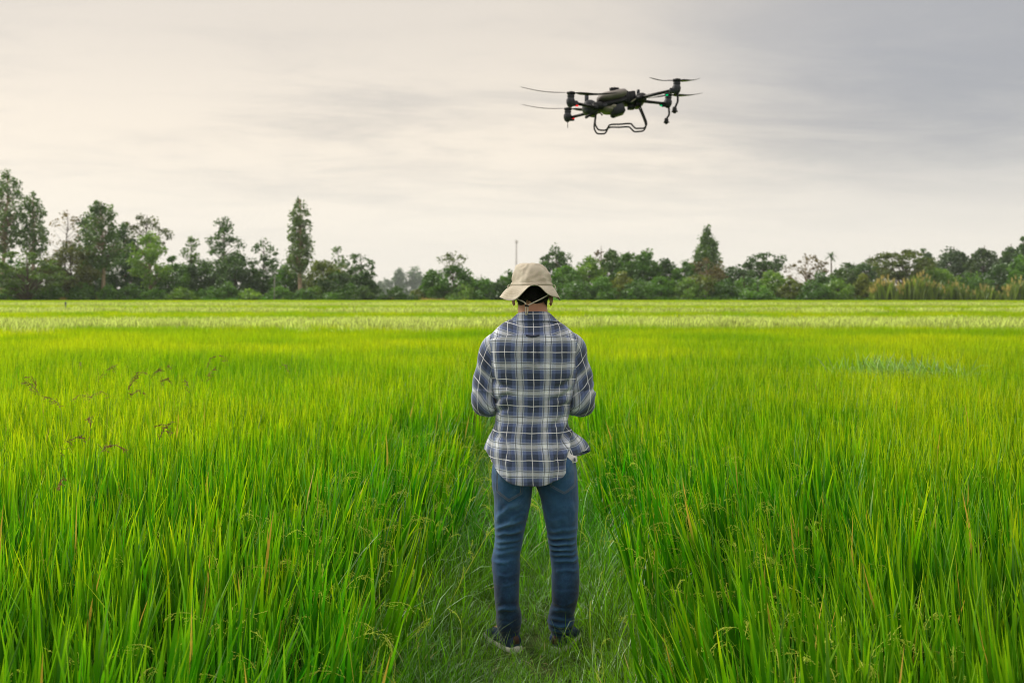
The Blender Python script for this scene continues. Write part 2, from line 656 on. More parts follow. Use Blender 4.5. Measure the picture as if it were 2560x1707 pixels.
# low bank at the far edge of the field
BANK_Y = 182.0
X, Y = np.meshgrid(np.linspace(-160, 170, 240), np.linspace(-5, 9, 14))
P = np.stack([X.ravel(), BANK_Y + Y.ravel(), np.zeros(X.size)], 1)
prof = np.clip(1 - ((P[:, 1] - BANK_Y - 2) / 6.5) ** 2, -0.05, 1)
P[:, 2] = prof * (0.75 + 0.35 * vnoise(P, 0.12, 5) + 0.15 * vnoise(P, 0.6, 6)) - 0.05
bk = obj('field_bank', mesh_arrays('field_bank', P, [grid_faces(14, 240)]), MAT['bank'])
tag(bk, 'low earth bank along the far edge of the rice', kind='structure')

# ------------------------------------------------------------------ rice and grass: tufts scattered as stuff
lib = {}


def blades(n, spread, h, hvar, w, lean, bend, segs, r, t0=0.0, wbase=0.35, tipstart=0.5, up=0.0):
    """n thin strips; returns V, F, tint per face, t per vertex"""
    az = r.random(n) * 2 * math.pi
    br = np.sqrt(r.random(n)) * spread
    ba = r.random(n) * 2 * math.pi
    base = np.stack([br * np.cos(ba), br * np.sin(ba), np.full(n, up)], 1)
    L = h * (1 - hvar * r.random(n) ** 1.5)
    ln = np.abs(r.normal(0, lean, n))
    bd = np.abs(r.normal(0, bend, n))
    W = w * (0.65 + 0.6 * r.random(n))
    ts = np.linspace(0, 1, segs + 1)
    pos = np.zeros((n, segs + 1, 3)); pos[:, 0] = base
    for k in range(1, segs + 1):
        a = ln + bd * (ts[k - 1] + 0.5 / segs) ** 2.2
        dirv = np.stack([np.sin(a) * np.cos(az), np.sin(a) * np.sin(az), np.cos(a)], 1)
        pos[:, k] = pos[:, k - 1] + dirv * (L / segs)[:, None]
    wp = np.where(ts < tipstart, wbase + (1 - wbase) * (ts / tipstart) ** 0.8, 1 - ((ts - tipstart) / (1 - tipstart)) ** 1.6)
    wp[-1] = 0.02
    sa = az + math.pi / 2 + r.normal(0, 0.5, n)
    side = np.stack([np.cos(sa), np.sin(sa), np.zeros(n)], 1)
    off = side[:, None, :] * (W[:, None] * wp[None, :] * 0.5)[:, :, None]
    V = np.stack([pos - off, pos + off], 2).reshape(-1, 3)
    ns = segs + 1
    i, k = np.meshgrid(np.arange(n), np.arange(segs), indexing='ij')
    b0 = (i * ns + k).ravel() * 2
    F = np.stack([b0, b0 + 1, b0 + 3, b0 + 2], 1)
    tint = np.repeat(r.random(n), segs)
    tv = np.tile(np.repeat(ts, 2), n)
    return V, F, tint, tv


def panicle(r, base, h, az, L, droop, nb, gr):
    """drooping seed head: stalk plus branchlets of small grains; V, F (quads)"""
    ts = np.linspace(0, 1, 9)
    P = [np.array([base[0], base[1], 0.0])]
    ang = 0.06
    total = h + L
    st = np.linspace(0, 1, 14)
    P = [np.array([base[0], base[1], h * 0.35])]
    for k in range(1, 14):
        s = st[k]
        fr = max(0, (s * (total - h * 0.35) + h * 0.35 - h) / L)
        a = ang + droop * fr ** 1.1
        P.append(P[-1] + np.array([math.sin(a) * math.cos(az), math.sin(a) * math.sin(az), math.cos(a)]) * (total - 0.35 * h) / 13)
    P = np.array(P)
    Vs, Fs = [], []
    nv = 0
    side = np.array([-math.sin(az), math.cos(az), 0])
    for k in range(13):
        w = 0.0016
        Vs += [P[k] - side * w, P[k] + side * w, P[k + 1] + side * w, P[k + 1] - side * w]
        Fs.append([nv, nv + 1, nv + 2, nv + 3]); nv += 4
    head = P[-max(4, int(13 * L / (total - 0.35 * h)) + 1):]
    for b in range(nb):
        u = r.random() ** 0.9 * (len(head) - 1.01)
        i = int(u)
        p = head[i] + (head[i + 1] - head[i]) * (u - i)
        d = (head[i + 1] - head[i]); d /= np.linalg.norm(d)
        bl = L * (0.22 + 0.2 * r.random()) * (1.1 - 0.6 * u / len(head))
        dv = d * 0.8 + r.normal(0, 0.28, 3) + np.array([0, 0, -0.35])
        dv /= np.linalg.norm(dv)
        ng = gr
        for q in range(ng):
            c = p + dv * bl * (q + 0.6) / ng + r.normal(0, 0.0015, 3)
            gl, gw = 0.0046 * (0.9 + 0.4 * r.random()), 0.0018
            dd = dv + r.normal(0, 0.25, 3); dd /= np.linalg.norm(dd)
            s = np.cross(dd, r.normal(size=3)); s /= np.linalg.norm(s)
            Vs += [c - dd * gl, c + s * gw, c + dd * gl, c - s * gw]
            Fs.append([nv, nv + 1, nv + 2, nv + 3]); nv += 4
    return np.array(Vs), np.array(Fs)


def tuft_object(name, pieces, coll):
    """pieces: list of (V, F, tint, t, material)"""
    mats = []
    Vs, Fs, Ti, Tv, Mi = [], [], [], [], []
    nv = 0
    for V, F, ti, tv, m in pieces:
        if m not in mats: mats.append(m)
        Vs.append(V); Fs.append(F + nv); Ti.append(ti); Tv.append(tv); Mi.append(np.full(len(F), mats.index(m)))
        nv += len(V)
    me = mesh_arrays(name, np.concatenate(Vs), [np.concatenate(Fs)])
    me.polygons.foreach_set('material_index', np.concatenate(Mi).astype(np.int32))
    set_attr(me, 'tint', np.concatenate(Ti), 'FACE')
    set_attr(me, 't', np.concatenate(Tv), 'POINT')
    for m in mats: me.materials.append(MAT[m])
    o = bpy.data.objects.new(name, me)
    coll.objects.link(o)
    return o


def pan_piece(r, base, h, az, L, droop, nb, gr, mat='panicle'):
    V, F = panicle(r, base, h, az, L, droop, nb, gr)
    return (V, F, np.full(len(F), r.random()), np.full(len(V), 0.5), mat)


def make_library(kind, count, fn):
    coll = bpy.data.collections.new('library_' + kind)
    for k in range(count):
        tuft_object('%s_%02d' % (kind, k), fn(np.random.default_rng(hash_seed(kind, k))), coll)
    lib[kind] = (coll, count)


def hash_seed(kind, k):
    return sum(ord(c) * (i + 3) for i, c in enumerate(kind)) * 131 + k * 17


def f_near(r, m='rice'):
    p = [(*blades(13, 0.055, 0.80, 0.34, 0.0172, 0.080, 0.20, 5, r), m)]
    p.append((*blades(4, 0.055, 0.60, 0.4, 0.0095, 0.20, 0.8, 4, r), m))
    return p


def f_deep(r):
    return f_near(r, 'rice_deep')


def f_near_pan(r):
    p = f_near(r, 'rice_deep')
    for q in range(2):
        p.append(pan_piece(r, r.normal(0, 0.03, 2), 0.44 + 0.14 * r.random(), r.random() * 6.28, 0.15 + 0.06 * r.random(), 1.3 + 0.9 * r.random(), 9, 6))
    return p


def f_mid(r):
    p = [(*blades(110, 0.36, 0.82, 0.28, 0.0145, 0.09, 0.26, 4, r), 'rice')]
    return p


def f_far(r):
    return [(*blades(170, 0.95, 0.82, 0.25, 0.030, 0.09, 0.25, 2, r), 'rice_ripe')]


def f_pale(r):
    p = [(*blades(40, 0.5, 0.80, 0.28, 0.02, 0.09, 0.3, 3, r), 'rice')]
    V, F, ti, tv = blades(70, 0.55, 0.34, 0.5, 0.030, 0.35, 1.3, 3, r, up=0.60, wbase=0.15, tipstart=0.6)
    p.append((V, F, ti, tv, 'pale'))
    return p


def f_lodged(r):
    V, F, ti, tv = blades(75, 0.30, 0.62, 0.35, 0.022, 0.55, 1.7, 5, r, up=0.26)
    return [(V, F, ti, tv, 'lodged')]


def f_grass(r):
    p = [(*blades(26, 0.07, 0.20, 0.6, 0.0042, 0.35, 1.3, 4, r, wbase=0.8, tipstart=0.4), 'grass')]
    p.append((*blades(9, 0.07, 0.30, 0.5, 0.0036, 0.5, 1.5, 5, r, wbase=0.8, tipstart=0.4), 'grass'))
    return p


def f_tall_grass(r):
    p = [(*blades(16, 0.06, 0.46, 0.5, 0.0055, 0.35, 1.2, 5, r, wbase=0.7, tipstart=0.4), 'grass')]
    if r.random() < 0.5:
        p.append(pan_piece(r, r.normal(0, 0.02, 2), 0.34, r.random() * 6.28, 0.10, 1.2, 8, 4))
    return p


def f_weed(r):
    return [(*blades(80, 0.6, 0.95, 0.6, 0.05, 0.35, 0.9, 3, r), 'grass')]


def f_strawweed(r):
    return [(*blades(80, 0.6, 0.85, 0.6, 0.05, 0.4, 0.9, 3, r), 'plume')]


make_library('rice_near', 12, f_near)
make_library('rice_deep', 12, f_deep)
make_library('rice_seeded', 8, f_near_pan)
make_library('rice_mid', 8, f_mid)
def f_mid_ripe(r):
    return [(*blades(110, 0.36, 0.82, 0.28, 0.0145, 0.09, 0.26, 4, r), 'rice_ripe')]


make_library('rice_ripe', 8, f_mid_ripe)  # tufts in the painted backlit yellow
make_library('rice_far', 6, f_far)
make_library('rice_pale', 6, f_pale)
make_library('rice_lodged', 5, f_lodged)
make_library('grass_short', 10, f_grass)
make_library('grass_tall', 8, f_tall_grass)
make_library('weed', 5, f_weed)
make_library('straw', 4, f_strawweed)


def scatter(name, kind, P, rot, scl, label, cat):
    """one stuff object whose points carry copies of the tufts"""
    coll, cnt = lib[kind]
    n = len(P)
    me = bpy.data.meshes.new(name)
    me.vertices.add(n)
    me.vertices.foreach_set('co', np.asarray(P, np.float32).ravel())
    a = me.attributes.new('rot', 'FLOAT_VECTOR', 'POINT'); a.data.foreach_set('vector', np.asarray(rot, np.float32).ravel())
    a = me.attributes.new('scl', 'FLOAT_VECTOR', 'POINT'); a.data.foreach_set('vector', np.asarray(scl, np.float32).ravel())
    a = me.attributes.new('idx', 'INT', 'POINT'); a.data.foreach_set('value', rng.integers(0, cnt, n).astype(np.int32))
    o = bpy.data.objects.new(name, me); C.objects.link(o)
    ng = bpy.data.node_groups.new('scatter_' + name, 'GeometryNodeTree')
    ng.interface.new_socket(name='Geometry', in_out='INPUT', socket_type='NodeSocketGeometry')
    ng.interface.new_socket(name='Geometry', in_out='OUTPUT', socket_type='NodeSocketGeometry')
    N = ng.nodes; L = ng.links
    gi = N.new('NodeGroupInput'); go = N.new('NodeGroupOutput')
    iop = N.new('GeometryNodeInstanceOnPoints')
    ci = N.new('GeometryNodeCollectionInfo'); ci.inputs['Collection'].default_value = coll
    ci.inputs['Separate Children'].default_value = True; ci.inputs['Reset Children'].default_value = True
    iop.inputs['Pick Instance'].default_value = True
    def attr(nm, ty):
        a = N.new('GeometryNodeInputNamedAttribute'); a.data_type = ty; a.inputs['Name'].default_value = nm
        return a.outputs['Attribute']
    L.new(gi.outputs[0], iop.inputs['Points'])
    L.new(ci.outputs[0], iop.inputs['Instance'])
    L.new(attr('idx', 'INT'), iop.inputs['Instance Index'])
    e2r = N.new('FunctionNodeEulerToRotation')
    L.new(attr('rot', 'FLOAT_VECTOR'), e2r.inputs[0]); L.new(e2r.outputs[0], iop.inputs['Rotation'])
    L.new(attr('scl', 'FLOAT_VECTOR'), iop.inputs['Scale'])
    L.new(iop.outputs[0], go.inputs[0])
    md = o.modifiers.new('scatter', 'NODES'); md.node_group = ng
    tag(o, label, cat, kind='stuff')
    return o


def jitter_grid(x0, x1, y0, y1, dens, r):
    s = 1 / math.sqrt(dens)
    X, Y = np.meshgrid(np.arange(x0, x1, s), np.arange(y0, y1, s))
    P = np.stack([X.ravel(), Y.ravel()], 1)
    return P + (r.random(P.shape) - 0.5) * s * 0.95


def rots(P, r, lean=0.06, dir_x=None, dir_y=None):
    """random turn plus a lean; dir_x/dir_y: world lean vector per point (radians)"""
    n = len(P)
    rz = r.random(n) * 2 * math.pi
    lx = r.normal(0, lean, n) + (0 if dir_x is None else dir_x)
    ly = r.normal(0, lean, n) + (0 if dir_y is None else dir_y)
    c, s = np.cos(-rz), np.sin(-rz)
    qx, qy = lx * c - ly * s, lx * s + ly * c
    return np.stack([-qy, qx, rz], 1)


LODGE_C, LODGE_R = (5.0, 12.9), (0.78, 0.45)


def wedge(P, slope=0.66, extra=1.6):
    return np.abs(P[:, 0]) < P[:, 1].clip(0) * slope + extra


def height_var(P):
    q = np.concatenate([P, np.zeros((len(P), 1))], 1)
    return 1 + 0.055 * vnoise(q, 0.9, 11) + 0.03 * vnoise(q, 0.25, 12)


def in_lodge(P, k=1.0):
    return ((P[:, 0] - LODGE_C[0]) / (LODGE_R[0] * k)) ** 2 + ((P[:, 1] - LODGE_C[1]) / (LODGE_R[1] * k)) ** 2 < 1


def pale_band(P):
    """where the crop is in pale flower"""
    q = np.concatenate([P * np.array([0.22, 0.6]), np.zeros((len(P), 1))], 1)
    n = 2.6 * vnoise(q, 0.5, 21) + 2.0 * vnoise(q, 2.2, 22) + 1.2 * vnoise(q, 6.0, 23)
    y = P[:, 1] + n
    return ((y > 27.5) & (y < 35)) | ((y > 52) & (y < 64)) | ((y > 84) & (y < 108))


r = np.random.default_rng(101)
# near rice, each tuft single
P = jitter_grid(-9.5, 9.5, -1.2, 9.0, 70, r)
P = P[wedge(P, 0.85, 1.9)]
side = (P[:, 0] - path_c(P[:, 1])) / path_hw(P[:, 1])
keep = (np.abs(side) > 1.0 + 0.19 * r.normal(size=len(P))) & (np.hypot(P[:, 0], P[:, 1]) > 1.05)
P, side = P[keep], side[keep]
edge = np.clip(1 - (np.abs(side) - 1) / 2.2, 0, 1)
dx = -np.sign(side) * edge * np.where(side > 0, 0.19, 0.12)
rot = rots(P, r, 0.06, dx * (0.4 + 1.3 * r.random(len(P))), 0 * dx)
hv = height_var(P) * (1 - (0.04 + 0.30 * r.random(len(P))) * edge)
scl = np.stack([np.ones(len(P)), np.ones(len(P)), hv * (0.93 + 0.14 * r.random(len(P)))], 1)
P3 = np.concatenate([P, np.full((len(P), 1), -0.03)], 1)
seeded = r.random(len(P)) < np.where(np.abs(side) < 1.9, 0.50, 0.08)
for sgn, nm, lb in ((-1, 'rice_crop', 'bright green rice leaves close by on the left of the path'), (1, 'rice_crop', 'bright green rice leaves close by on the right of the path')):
    deep = r.random(len(P)) < np.clip((6.8 - P[:, 1]) / 3.8, 0, 1)  # painted foreground dimming, thinning out with distance
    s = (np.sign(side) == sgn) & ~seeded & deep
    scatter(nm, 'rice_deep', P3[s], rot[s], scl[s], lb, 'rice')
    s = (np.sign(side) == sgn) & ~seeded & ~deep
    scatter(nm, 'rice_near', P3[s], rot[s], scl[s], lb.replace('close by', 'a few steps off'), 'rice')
for sgn, lb in ((-1, 'rice with drooping pale green seed heads left of the path'), (1, 'rice with drooping pale green seed heads right of the path')):
    s = (np.sign(side) == sgn) & seeded
    scatter('seeded_rice', 'rice_seeded', P3[s], rot[s], scl[s], lb, 'rice')

# middle distance
P = jitter_grid(-29, 29, 8.6, 31.0, 7.5, r)
P = P[wedge(P, 0.88, 1.9)]
P = P[(np.abs(P[:, 0] - path_c(P[:, 1])) > 0.74) & ~(in_lodge(P, 0.95) & (r.random(len(P)) < 0.85)) & ~(pale_band(P) & (r.random(len(P)) < 0.5))]
scl = np.stack([np.ones(len(P)), np.ones(len(P)), height_var(P)], 1)
ripe = r.random(len(P)) < np.clip((P[:, 1] - 8) / 14, 0, 1) + 0.15 * vnoise(np.concatenate([P, np.zeros((len(P), 1))], 1), 0.5, 17)  # painted backlight colour takes over with distance
rt = rots(P, r, 0.04)
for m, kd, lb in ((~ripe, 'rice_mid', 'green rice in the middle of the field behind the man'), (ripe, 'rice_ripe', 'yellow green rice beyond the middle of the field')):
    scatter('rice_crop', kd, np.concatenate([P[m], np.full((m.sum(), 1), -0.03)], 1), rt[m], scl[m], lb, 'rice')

# far
P = jitter_grid(-150, 150, 30.2, 179.0, 1.5, r)
P = P[wedge(P, 0.85, 4)]
P = P[(np.abs(P[:, 0] - path_c(P[:, 1])) > 0.3) & ~(pale_band(P) & (r.random(len(P)) < 0.35))]
scl = np.stack([np.ones(len(P)), np.ones(len(P)), height_var(P)], 1)
scatter('rice_crop', 'rice_far', np.concatenate([P, np.full((len(P), 1), -0.03)], 1), rots(P, r, 0.04), scl, 'far rice reaching back to the trees as a flat green sheet', 'rice')

# pale flowering bands
P1 = jitter_grid(-34, 34, 23, 40, 4.0, r); P2 = jitter_grid(-105, 105, 42, 124, 0.85, r)
for P, lb in ((P1, 'pale flowering rice in a band across the field, the nearer band'), (P2, 'pale flowering rice in bands close to the trees')):
    P = P[wedge(P, 0.85, 2)]
    q = np.concatenate([P * np.array([0.5, 1.0]), np.zeros((len(P), 1))], 1)
    P = P[pale_band(P) & (r.random(len(P)) < 0.60 + 0.5 * vnoise(q, 1.1, 77))]
    sc = 1 if P[:, 1].max() < 60 else 1.35
    scl = np.stack([np.full(len(P), sc), np.full(len(P), sc), np.full(len(P), 1.0)], 1)
    scatter('flowering_rice', 'rice_pale', np.concatenate([P, np.full((len(P), 1), 0.0)], 1), rots(P, r, 0.05, np.full(len(P), 0.05)), scl, lb, 'rice')

# lodged blue-green patch
P = jitter_grid(LODGE_C[0] - 1.3, LODGE_C[0] + 1.3, LODGE_C[1] - 1, LODGE_C[1] + 1, 14, r)
P = P[in_lodge(P, 1.0) & (r.random(len(P)) < 0.8)]
scl = np.stack([np.ones(len(P)), np.ones(len(P)), 0.93 + 0.12 * r.random(len(P))], 1)
scatter('flattened_rice', 'rice_lodged', np.concatenate([P, np.full((len(P), 1), 0.02)], 1), rots(P, r, 0.12, np.full(len(P), -0.2)), scl, 'blue green patch of flattened rice right of the man', 'rice')

# path grass
P = jitter_grid(-1.1, 1.3, -0.5, 9.5, 170, r)
side = (P[:, 0] - path_c(P[:, 1])) / path_hw(P[:, 1])
P = P[np.abs(side) < 1.25]
side = (P[:, 0] - path_c(P[:, 1])) / path_hw(P[:, 1])
sz = 0.66 + 0.75 * np.clip(np.abs(side), 0, 1.1) ** 2 + 0.18 * r.normal(size=len(P))
tread = np.exp(-((P[:, 0] - 0.1) / 0.30) ** 2 - ((P[:, 1] - 4.35) / 0.40) ** 2)
sz = np.clip(sz * (1 - 0.40 * tread), 0.22, 1.6)
scl = np.stack([sz ** 0.5, sz ** 0.5, sz], 1)
z = -0.10 * (np.abs(P[:, 0] - path_c(P[:, 1])) / 0.95) ** 3
scatter('path_grass', 'grass_short', np.concatenate([P, z[:, None]], 1), rots(P, r, 0.2), scl, 'short trodden green grass on the path around the man', 'grass')
P = jitter_grid(-1.2, 1.4, 1.0, 12, 60, r)
side = (P[:, 0] - path_c(P[:, 1])) / path_hw(P[:, 1])
keep = (np.abs(side) < 1.35) & (np.abs(side) > 0.40) & (r.random(len(P)) < 0.35 + 0.55 * np.abs(side))
keep |= (P[:, 1] > 5.4) & (np.abs(side) < 1.2)
P = P[keep]
Q = jitter_grid(-0.2, 1.9, 12, 31, 22, r)
P = np.concatenate([P, Q[np.abs(Q[:, 0] - path_c(Q[:, 1])) < 0.85]])
sz = 0.75 + 0.4 * r.random(len(P))
scatter('verge_grass', 'grass_tall', np.concatenate([P, np.full((len(P), 1), -0.03)], 1), rots(P, r, 0.25), np.stack([sz, sz, sz], 1), 'taller thin grass along both edges of the path', 'grass')

# weeds on the bank
P = jitter_grid(-125, 130, BANK_Y - 3.5, BANK_Y + 7, 0.9, r)
q = np.concatenate([P, np.zeros((len(P), 1))], 1)
brown = vnoise(q, 0.16, 31) > 0.42
pz = np.clip(1 - ((P[:, 1] - BANK_Y - 2) / 6.5) ** 2, 0, 1) * 0.6
for m, kd, lb in ((~brown, 'weed', 'rough green weeds on the bank behind the rice'), (brown, 'straw', 'dry straw coloured grass on the bank behind the rice')):
    s = 0.7 + 0.6 * r.random(m.sum())
    scatter('bank_weeds', kd, np.concatenate([P[m], pz[m][:, None]], 1), rots(P[m], r, 0.15), np.stack([s, s, s], 1), lb, 'weeds')

# ------------------------------------------------------------------ trees and bushes
def leaf_quads(c, n_hat, size, r):
    """rhombic leaves at c (n,3)"""
    n = len(c)
    a = r.normal(size=(n, 3)); a -= n_hat * (a * n_hat).sum(1)[:, None]; a /= np.linalg.norm(a, axis=1)[:, None] + 1e-9
    b = np.cross(n_hat, a)
    L = size * (0.6 + 0.8 * r.random(n))
    a = a * (L * 0.75)[:, None]; b = b * (L * 0.42)[:, None]
    V = np.stack([c - a, c + b, c + a, c - b], 1).reshape(-1, 3)
    F = np.arange(4 * n).reshape(-1, 4)
    return V, F


def make_plant(name, label, cat, x, top, D, width, prof, color, n_cl, cl_r, leaves, leaf=0.36, trunk_r=0.22, bark='bark',
               lean=0.0, flat=0.75, droop=0.0, shell=0.5, fork=0.25, seed=0, group=None, base_y=None, branch=1.0):
    """x, top, width in photo pixels; prof: [(height fraction, radius fraction)]"""
    r = np.random.default_rng(seed + int(x) * 7 + int(top))
    wx, wy, H = at(x, top, D)
    Rm = width / 2 * 2560 / 2352 / FPX * D * 1.15
    root = empty(name, (wx, wy, 0.0))
    tag(root, label, cat, group)
    prof = np.asarray(prof, float)
    hs = np.linspace(prof[0, 0], prof[-1, 0], 60)
    rs = np.interp(hs, prof[:, 0], prof[:, 1])
    pdf = (rs + 0.05) ** 1.3; pdf /= pdf.sum()
    tr_top = min(0.97, prof[-1, 0])
    # trunk
    k = 9
    tz = np.linspace(0, H * tr_top, k)
    wob = np.cumsum(r.normal(0, 0.012 * H, (k, 2)), 0) * 0.5
    wob -= wob[0]
    TP = np.stack([wob[:, 0] + lean * tz, wob[:, 1], tz], 1)
    g = Geo()
    tr = trunk_r * (1 - 0.85 * np.linspace(0, 1, k)) + 0.02
    tr[0] *= 1.5
    add_tube(g, TP, tr, 7)
    # clump centres
    hc = r.choice(hs, n_cl, p=pdf) + r.normal(0, 0.012, n_cl)
    az = r.random(n_cl) * 2 * math.pi
    rad = np.interp(hc, prof[:, 0], prof[:, 1]) * Rm * (shell + (1 - shell) * np.sqrt(r.random(n_cl))) * (0.8 + 0.3 * r.random(n_cl))
    rad = np.maximum(rad - cl_r * 0.35, rad * 0.45)
    tx = np.interp(hc * H, TP[:, 2], TP[:, 0]); ty = np.interp(hc * H, TP[:, 2], TP[:, 1])
    CC = np.stack([tx + rad * np.cos(az), ty + rad * np.sin(az), np.clip(hc, 0.02, 1.0) * H - cl_r * 0.5], 1)
    # limbs from trunk to clumps
    nb = int(n_cl * branch)
    for i in range(nb):
        hb = max(0.05 * H, CC[i, 2] - rad[i] * (0.35 + fork * 2 * r.random()) - 0.03 * H)
        hb = min(hb, H * tr_top * 0.98)
        b0 = np.array([np.interp(hb, TP[:, 2], TP[:, 0]), np.interp(hb, TP[:, 2], TP[:, 1]), hb])
        mid = (b0 + CC[i]) / 2 + np.array([0, 0, 0.12 * rad[i]]) + r.normal(0, 0.05 * rad[i] + 0.02, 3)
        r0 = np.interp(hb, tz, tr) * 0.45
        add_tube(g, [b0, mid, CC[i]], [max(r0, 0.03), max(r0 * 0.55, 0.022), 0.012], 4, cap=False)
    obj('trunk', g, MAT[bark], root)
    # leaves
    cnt = np.maximum(3, r.poisson(leaves, n_cl))
    ci = np.repeat(np.arange(n_cl), cnt)
    n = len(ci)
    crs = cl_r * (0.5 + 1.0 * r.random(n_cl))
    d = r.normal(size=(n, 3)); d /= np.linalg.norm(d, axis=1)[:, None]
    d *= (r.random(n) ** 0.45)[:, None]
    pos = CC[ci] + d * crs[ci][:, None] * np.array([1, 1, flat])
    if droop:
        pos[:, 2] -= droop * crs[ci] * r.random(n) ** 2 * 2.2
    pos[:, 2] = np.maximum(pos[:, 2], 0.05)
    nh = r.normal(size=(n, 3)) * 0.8 + d * 0.6 + np.array([0, 0, 0.35])
    nh /= np.linalg.norm(nh, axis=1)[:, None]
    V, F = leaf_quads(pos, nh, leaf, r)
    me = mesh_arrays('crown', V, [F], smooth=False)
    tint = np.clip(0.5 + 0.16 * r.normal(size=n_cl)[ci] + 0.16 * r.normal(size=n), 0, 1)
    set_attr(me, 'tint', tint)
    co = obj('crown', me, MAT['foliage'], root)
    co.color = (*color, 1)
    return root


P_EUC = [(0.40, 0.25), (0.46, 0.7), (0.55, 1.0), (0.68, 0.92), (0.80, 0.84), (0.90, 0.66), (0.97, 0.42), (1.0, 0.2)]
P_COL = [(0.34, 0.45), (0.40, 0.95), (0.50, 1.0), (0.62, 0.92), (0.76, 0.84), (0.88, 0.74), (0.96, 0.55), (1.0, 0.3)]
P_CONE = [(0.40, 0.9), (0.52, 1.0), (0.62, 0.86), (0.74, 0.64), (0.86, 0.36), (0.95, 0.15), (1.0, 0.04)]
P_ROUND = [(0.25, 0.35), (0.42, 0.85), (0.62, 1.0), (0.8, 0.85), (0.93, 0.5), (1.0, 0.15)]
P_UMB = [(0.45, 0.25), (0.62, 0.7), (0.76, 1.0), (0.88, 0.95), (0.96, 0.6), (1.0, 0.2)]
P_MASS = [(0.0, 0.92), (0.2, 1.0), (0.45, 0.97), (0.65, 0.82), (0.82, 0.58), (0.94, 0.3), (1.0, 0.1)]
P_TIER = [(0.28, 0.5), (0.45, 0.9), (0.62, 1.0), (0.78, 0.85), (0.9, 0.55), (1.0, 0.2)]
P_CROWNTOP = [(0.35, 0.4), (0.5, 0.8), (0.65, 1.0), (0.8, 0.8), (0.92, 0.5), (1.0, 0.2)]

G_DARK = (0.036, 0.074, 0.022)
G_MID = (0.056, 0.120, 0.023)
G_GREEN = (0.068, 0.146, 0.023)
G_LIGHT = (0.110, 0.185, 0.033)
G_OLIVE = (0.095,0.118,0.026)
G_BROWN = (0.105, 0.075, 0.034)
G_EUC = (0.072,0.118,0.042)
G_BLUE = (0.047,0.085,0.034)
G_YELL = (0.13, 0.15, 0.03)


def tree(*a, **k):
    return make_plant('tree', *a, **k)


def bush(label, x, top, D, width, color, seed=0, leaf=0.36, dens=1.0, name='bush', prof=P_MASS, cat='bush', **kw):
    H = at(x, top, D)[2]
    Rm = width / 2 * 2560 / 2352 / FPX * D
    clr = max(0.45, min(1.25, 0.30 * min(Rm, H)))
    n = int(np.clip(dens * 4.2 * (Rm * 2 * H) / (clr * clr * 2.0), 12, 170))
    return make_plant(name, label, cat, x, top, D, width, prof, color, n, clr, int(46 * (clr / 0.36) ** 1.0 * (0.36 / leaf) ** 1.3 * 0.42 + 8), leaf=leaf, trunk_r=0.05 + 0.02 * H,
                      shell=0.45, seed=seed, branch=0.5, **kw)


# --- left of the man: tall airy trees
def euc(label, x, top, D, w, color=G_EUC, n=75, clr=0.85, lv=24, prof=P_EUC, bark='pale_bark', **kw):
    return make_plant('eucalyptus_tree', label, 'tree', x, top, D, w, prof, color, n, clr, lv, leaf=0.36, trunk_r=0.42, bark=bark, droop=0.7, shell=0.35, **kw)


euc('tallest airy eucalyptus, cut by the left edge of the photo', 8, 386, 190, 88, n=150)
euc('tall tapering eucalyptus second from the left edge', 78, 438, 194, 62, n=115)
make_plant('tree', 'thin brown tree with almost bare branches behind the layered olive tree', 'tree', 148, 484, 205, 92, P_UMB, G_BROWN, 46, 0.9, 13, leaf=0.34, trunk_r=0.22, shell=0.5)
make_plant('tree', 'dark ragged tree just left of the pale trunked eucalyptus', 'tree', 196, 492, 204, 58, P_CROWNTOP, G_DARK, 48, 1.1, 36, trunk_r=0.25)
euc('eucalyptus with a pinkish trunk standing clear of the left thicket', 238, 457, 181, 80, color=(0.068, 0.112, 0.040), n=130, lv=30)
make_plant('tree', 'dark tree right behind the pinkish trunked eucalyptus', 'tree', 288, 512, 203, 70, P_CROWNTOP, G_DARK, 55, 1.15, 42, trunk_r=0.25)
make_plant('tree', 'umbrella shaped brownish tree rising behind the light green tree', 'tree', 336, 488, 206, 96, P_UMB, (0.06, 0.07, 0.028), 52, 1.0, 26, trunk_r=0.26, shell=0.6)
make_plant('tree', 'light green feathery tree with a thin grey trunk in the left thicket', 'tree', 345, 528, 186, 88, P_ROUND, G_LIGHT, 70, 1.15, 44, trunk_r=0.22, bark='pale_bark')
make_plant('tree', 'small airy tree between the umbrella tree and the clumpy dark tree', 'tree', 440, 537, 200, 48, P_CROWNTOP, G_EUC, 32, 0.95, 28, trunk_r=0.18)
make_plant('tree', 'clumpy dark tree tapering upward in the middle of the left thicket', 'tree', 512, 495, 194, 100, [(0.2, 0.6), (0.4, 1.0), (0.58, 0.85), (0.72, 0.72), (0.86, 0.55), (0.95, 0.3), (1.0, 0.1)], G_BLUE, 85, 1.05, 34, trunk_r=0.3, shell=0.4)
make_plant('tree', 'dark open tree with knobbly clumps left of the lone column tree', 'tree', 603, 546, 196, 74, P_ROUND, G_BLUE, 44, 0.95, 30, trunk_r=0.2, shell=0.5)
euc('lone tall column shaped eucalyptus with a bare pale trunk', 691, 449, 183, 54, color=(0.082, 0.118, 0.052), n=140, clr=0.8, lv=22, prof=P_COL)
make_plant('tree', 'small feathery tree behind the golden green dome', 'tree', 778, 562, 204, 40, P_CROWNTOP, G_EUC, 22, 0.9, 24, trunk_r=0.16)
make_plant('tree', 'open dark tree at the right end of the left thicket', 'tree', 832, 579, 192, 84, [(0.1, 0.6), (0.3, 1.0), (0.5, 0.8), (0.7, 0.75), (0.88, 0.8), (1.0, 0.3)], G_BLUE, 62, 0.85, 28, trunk_r=0.2)
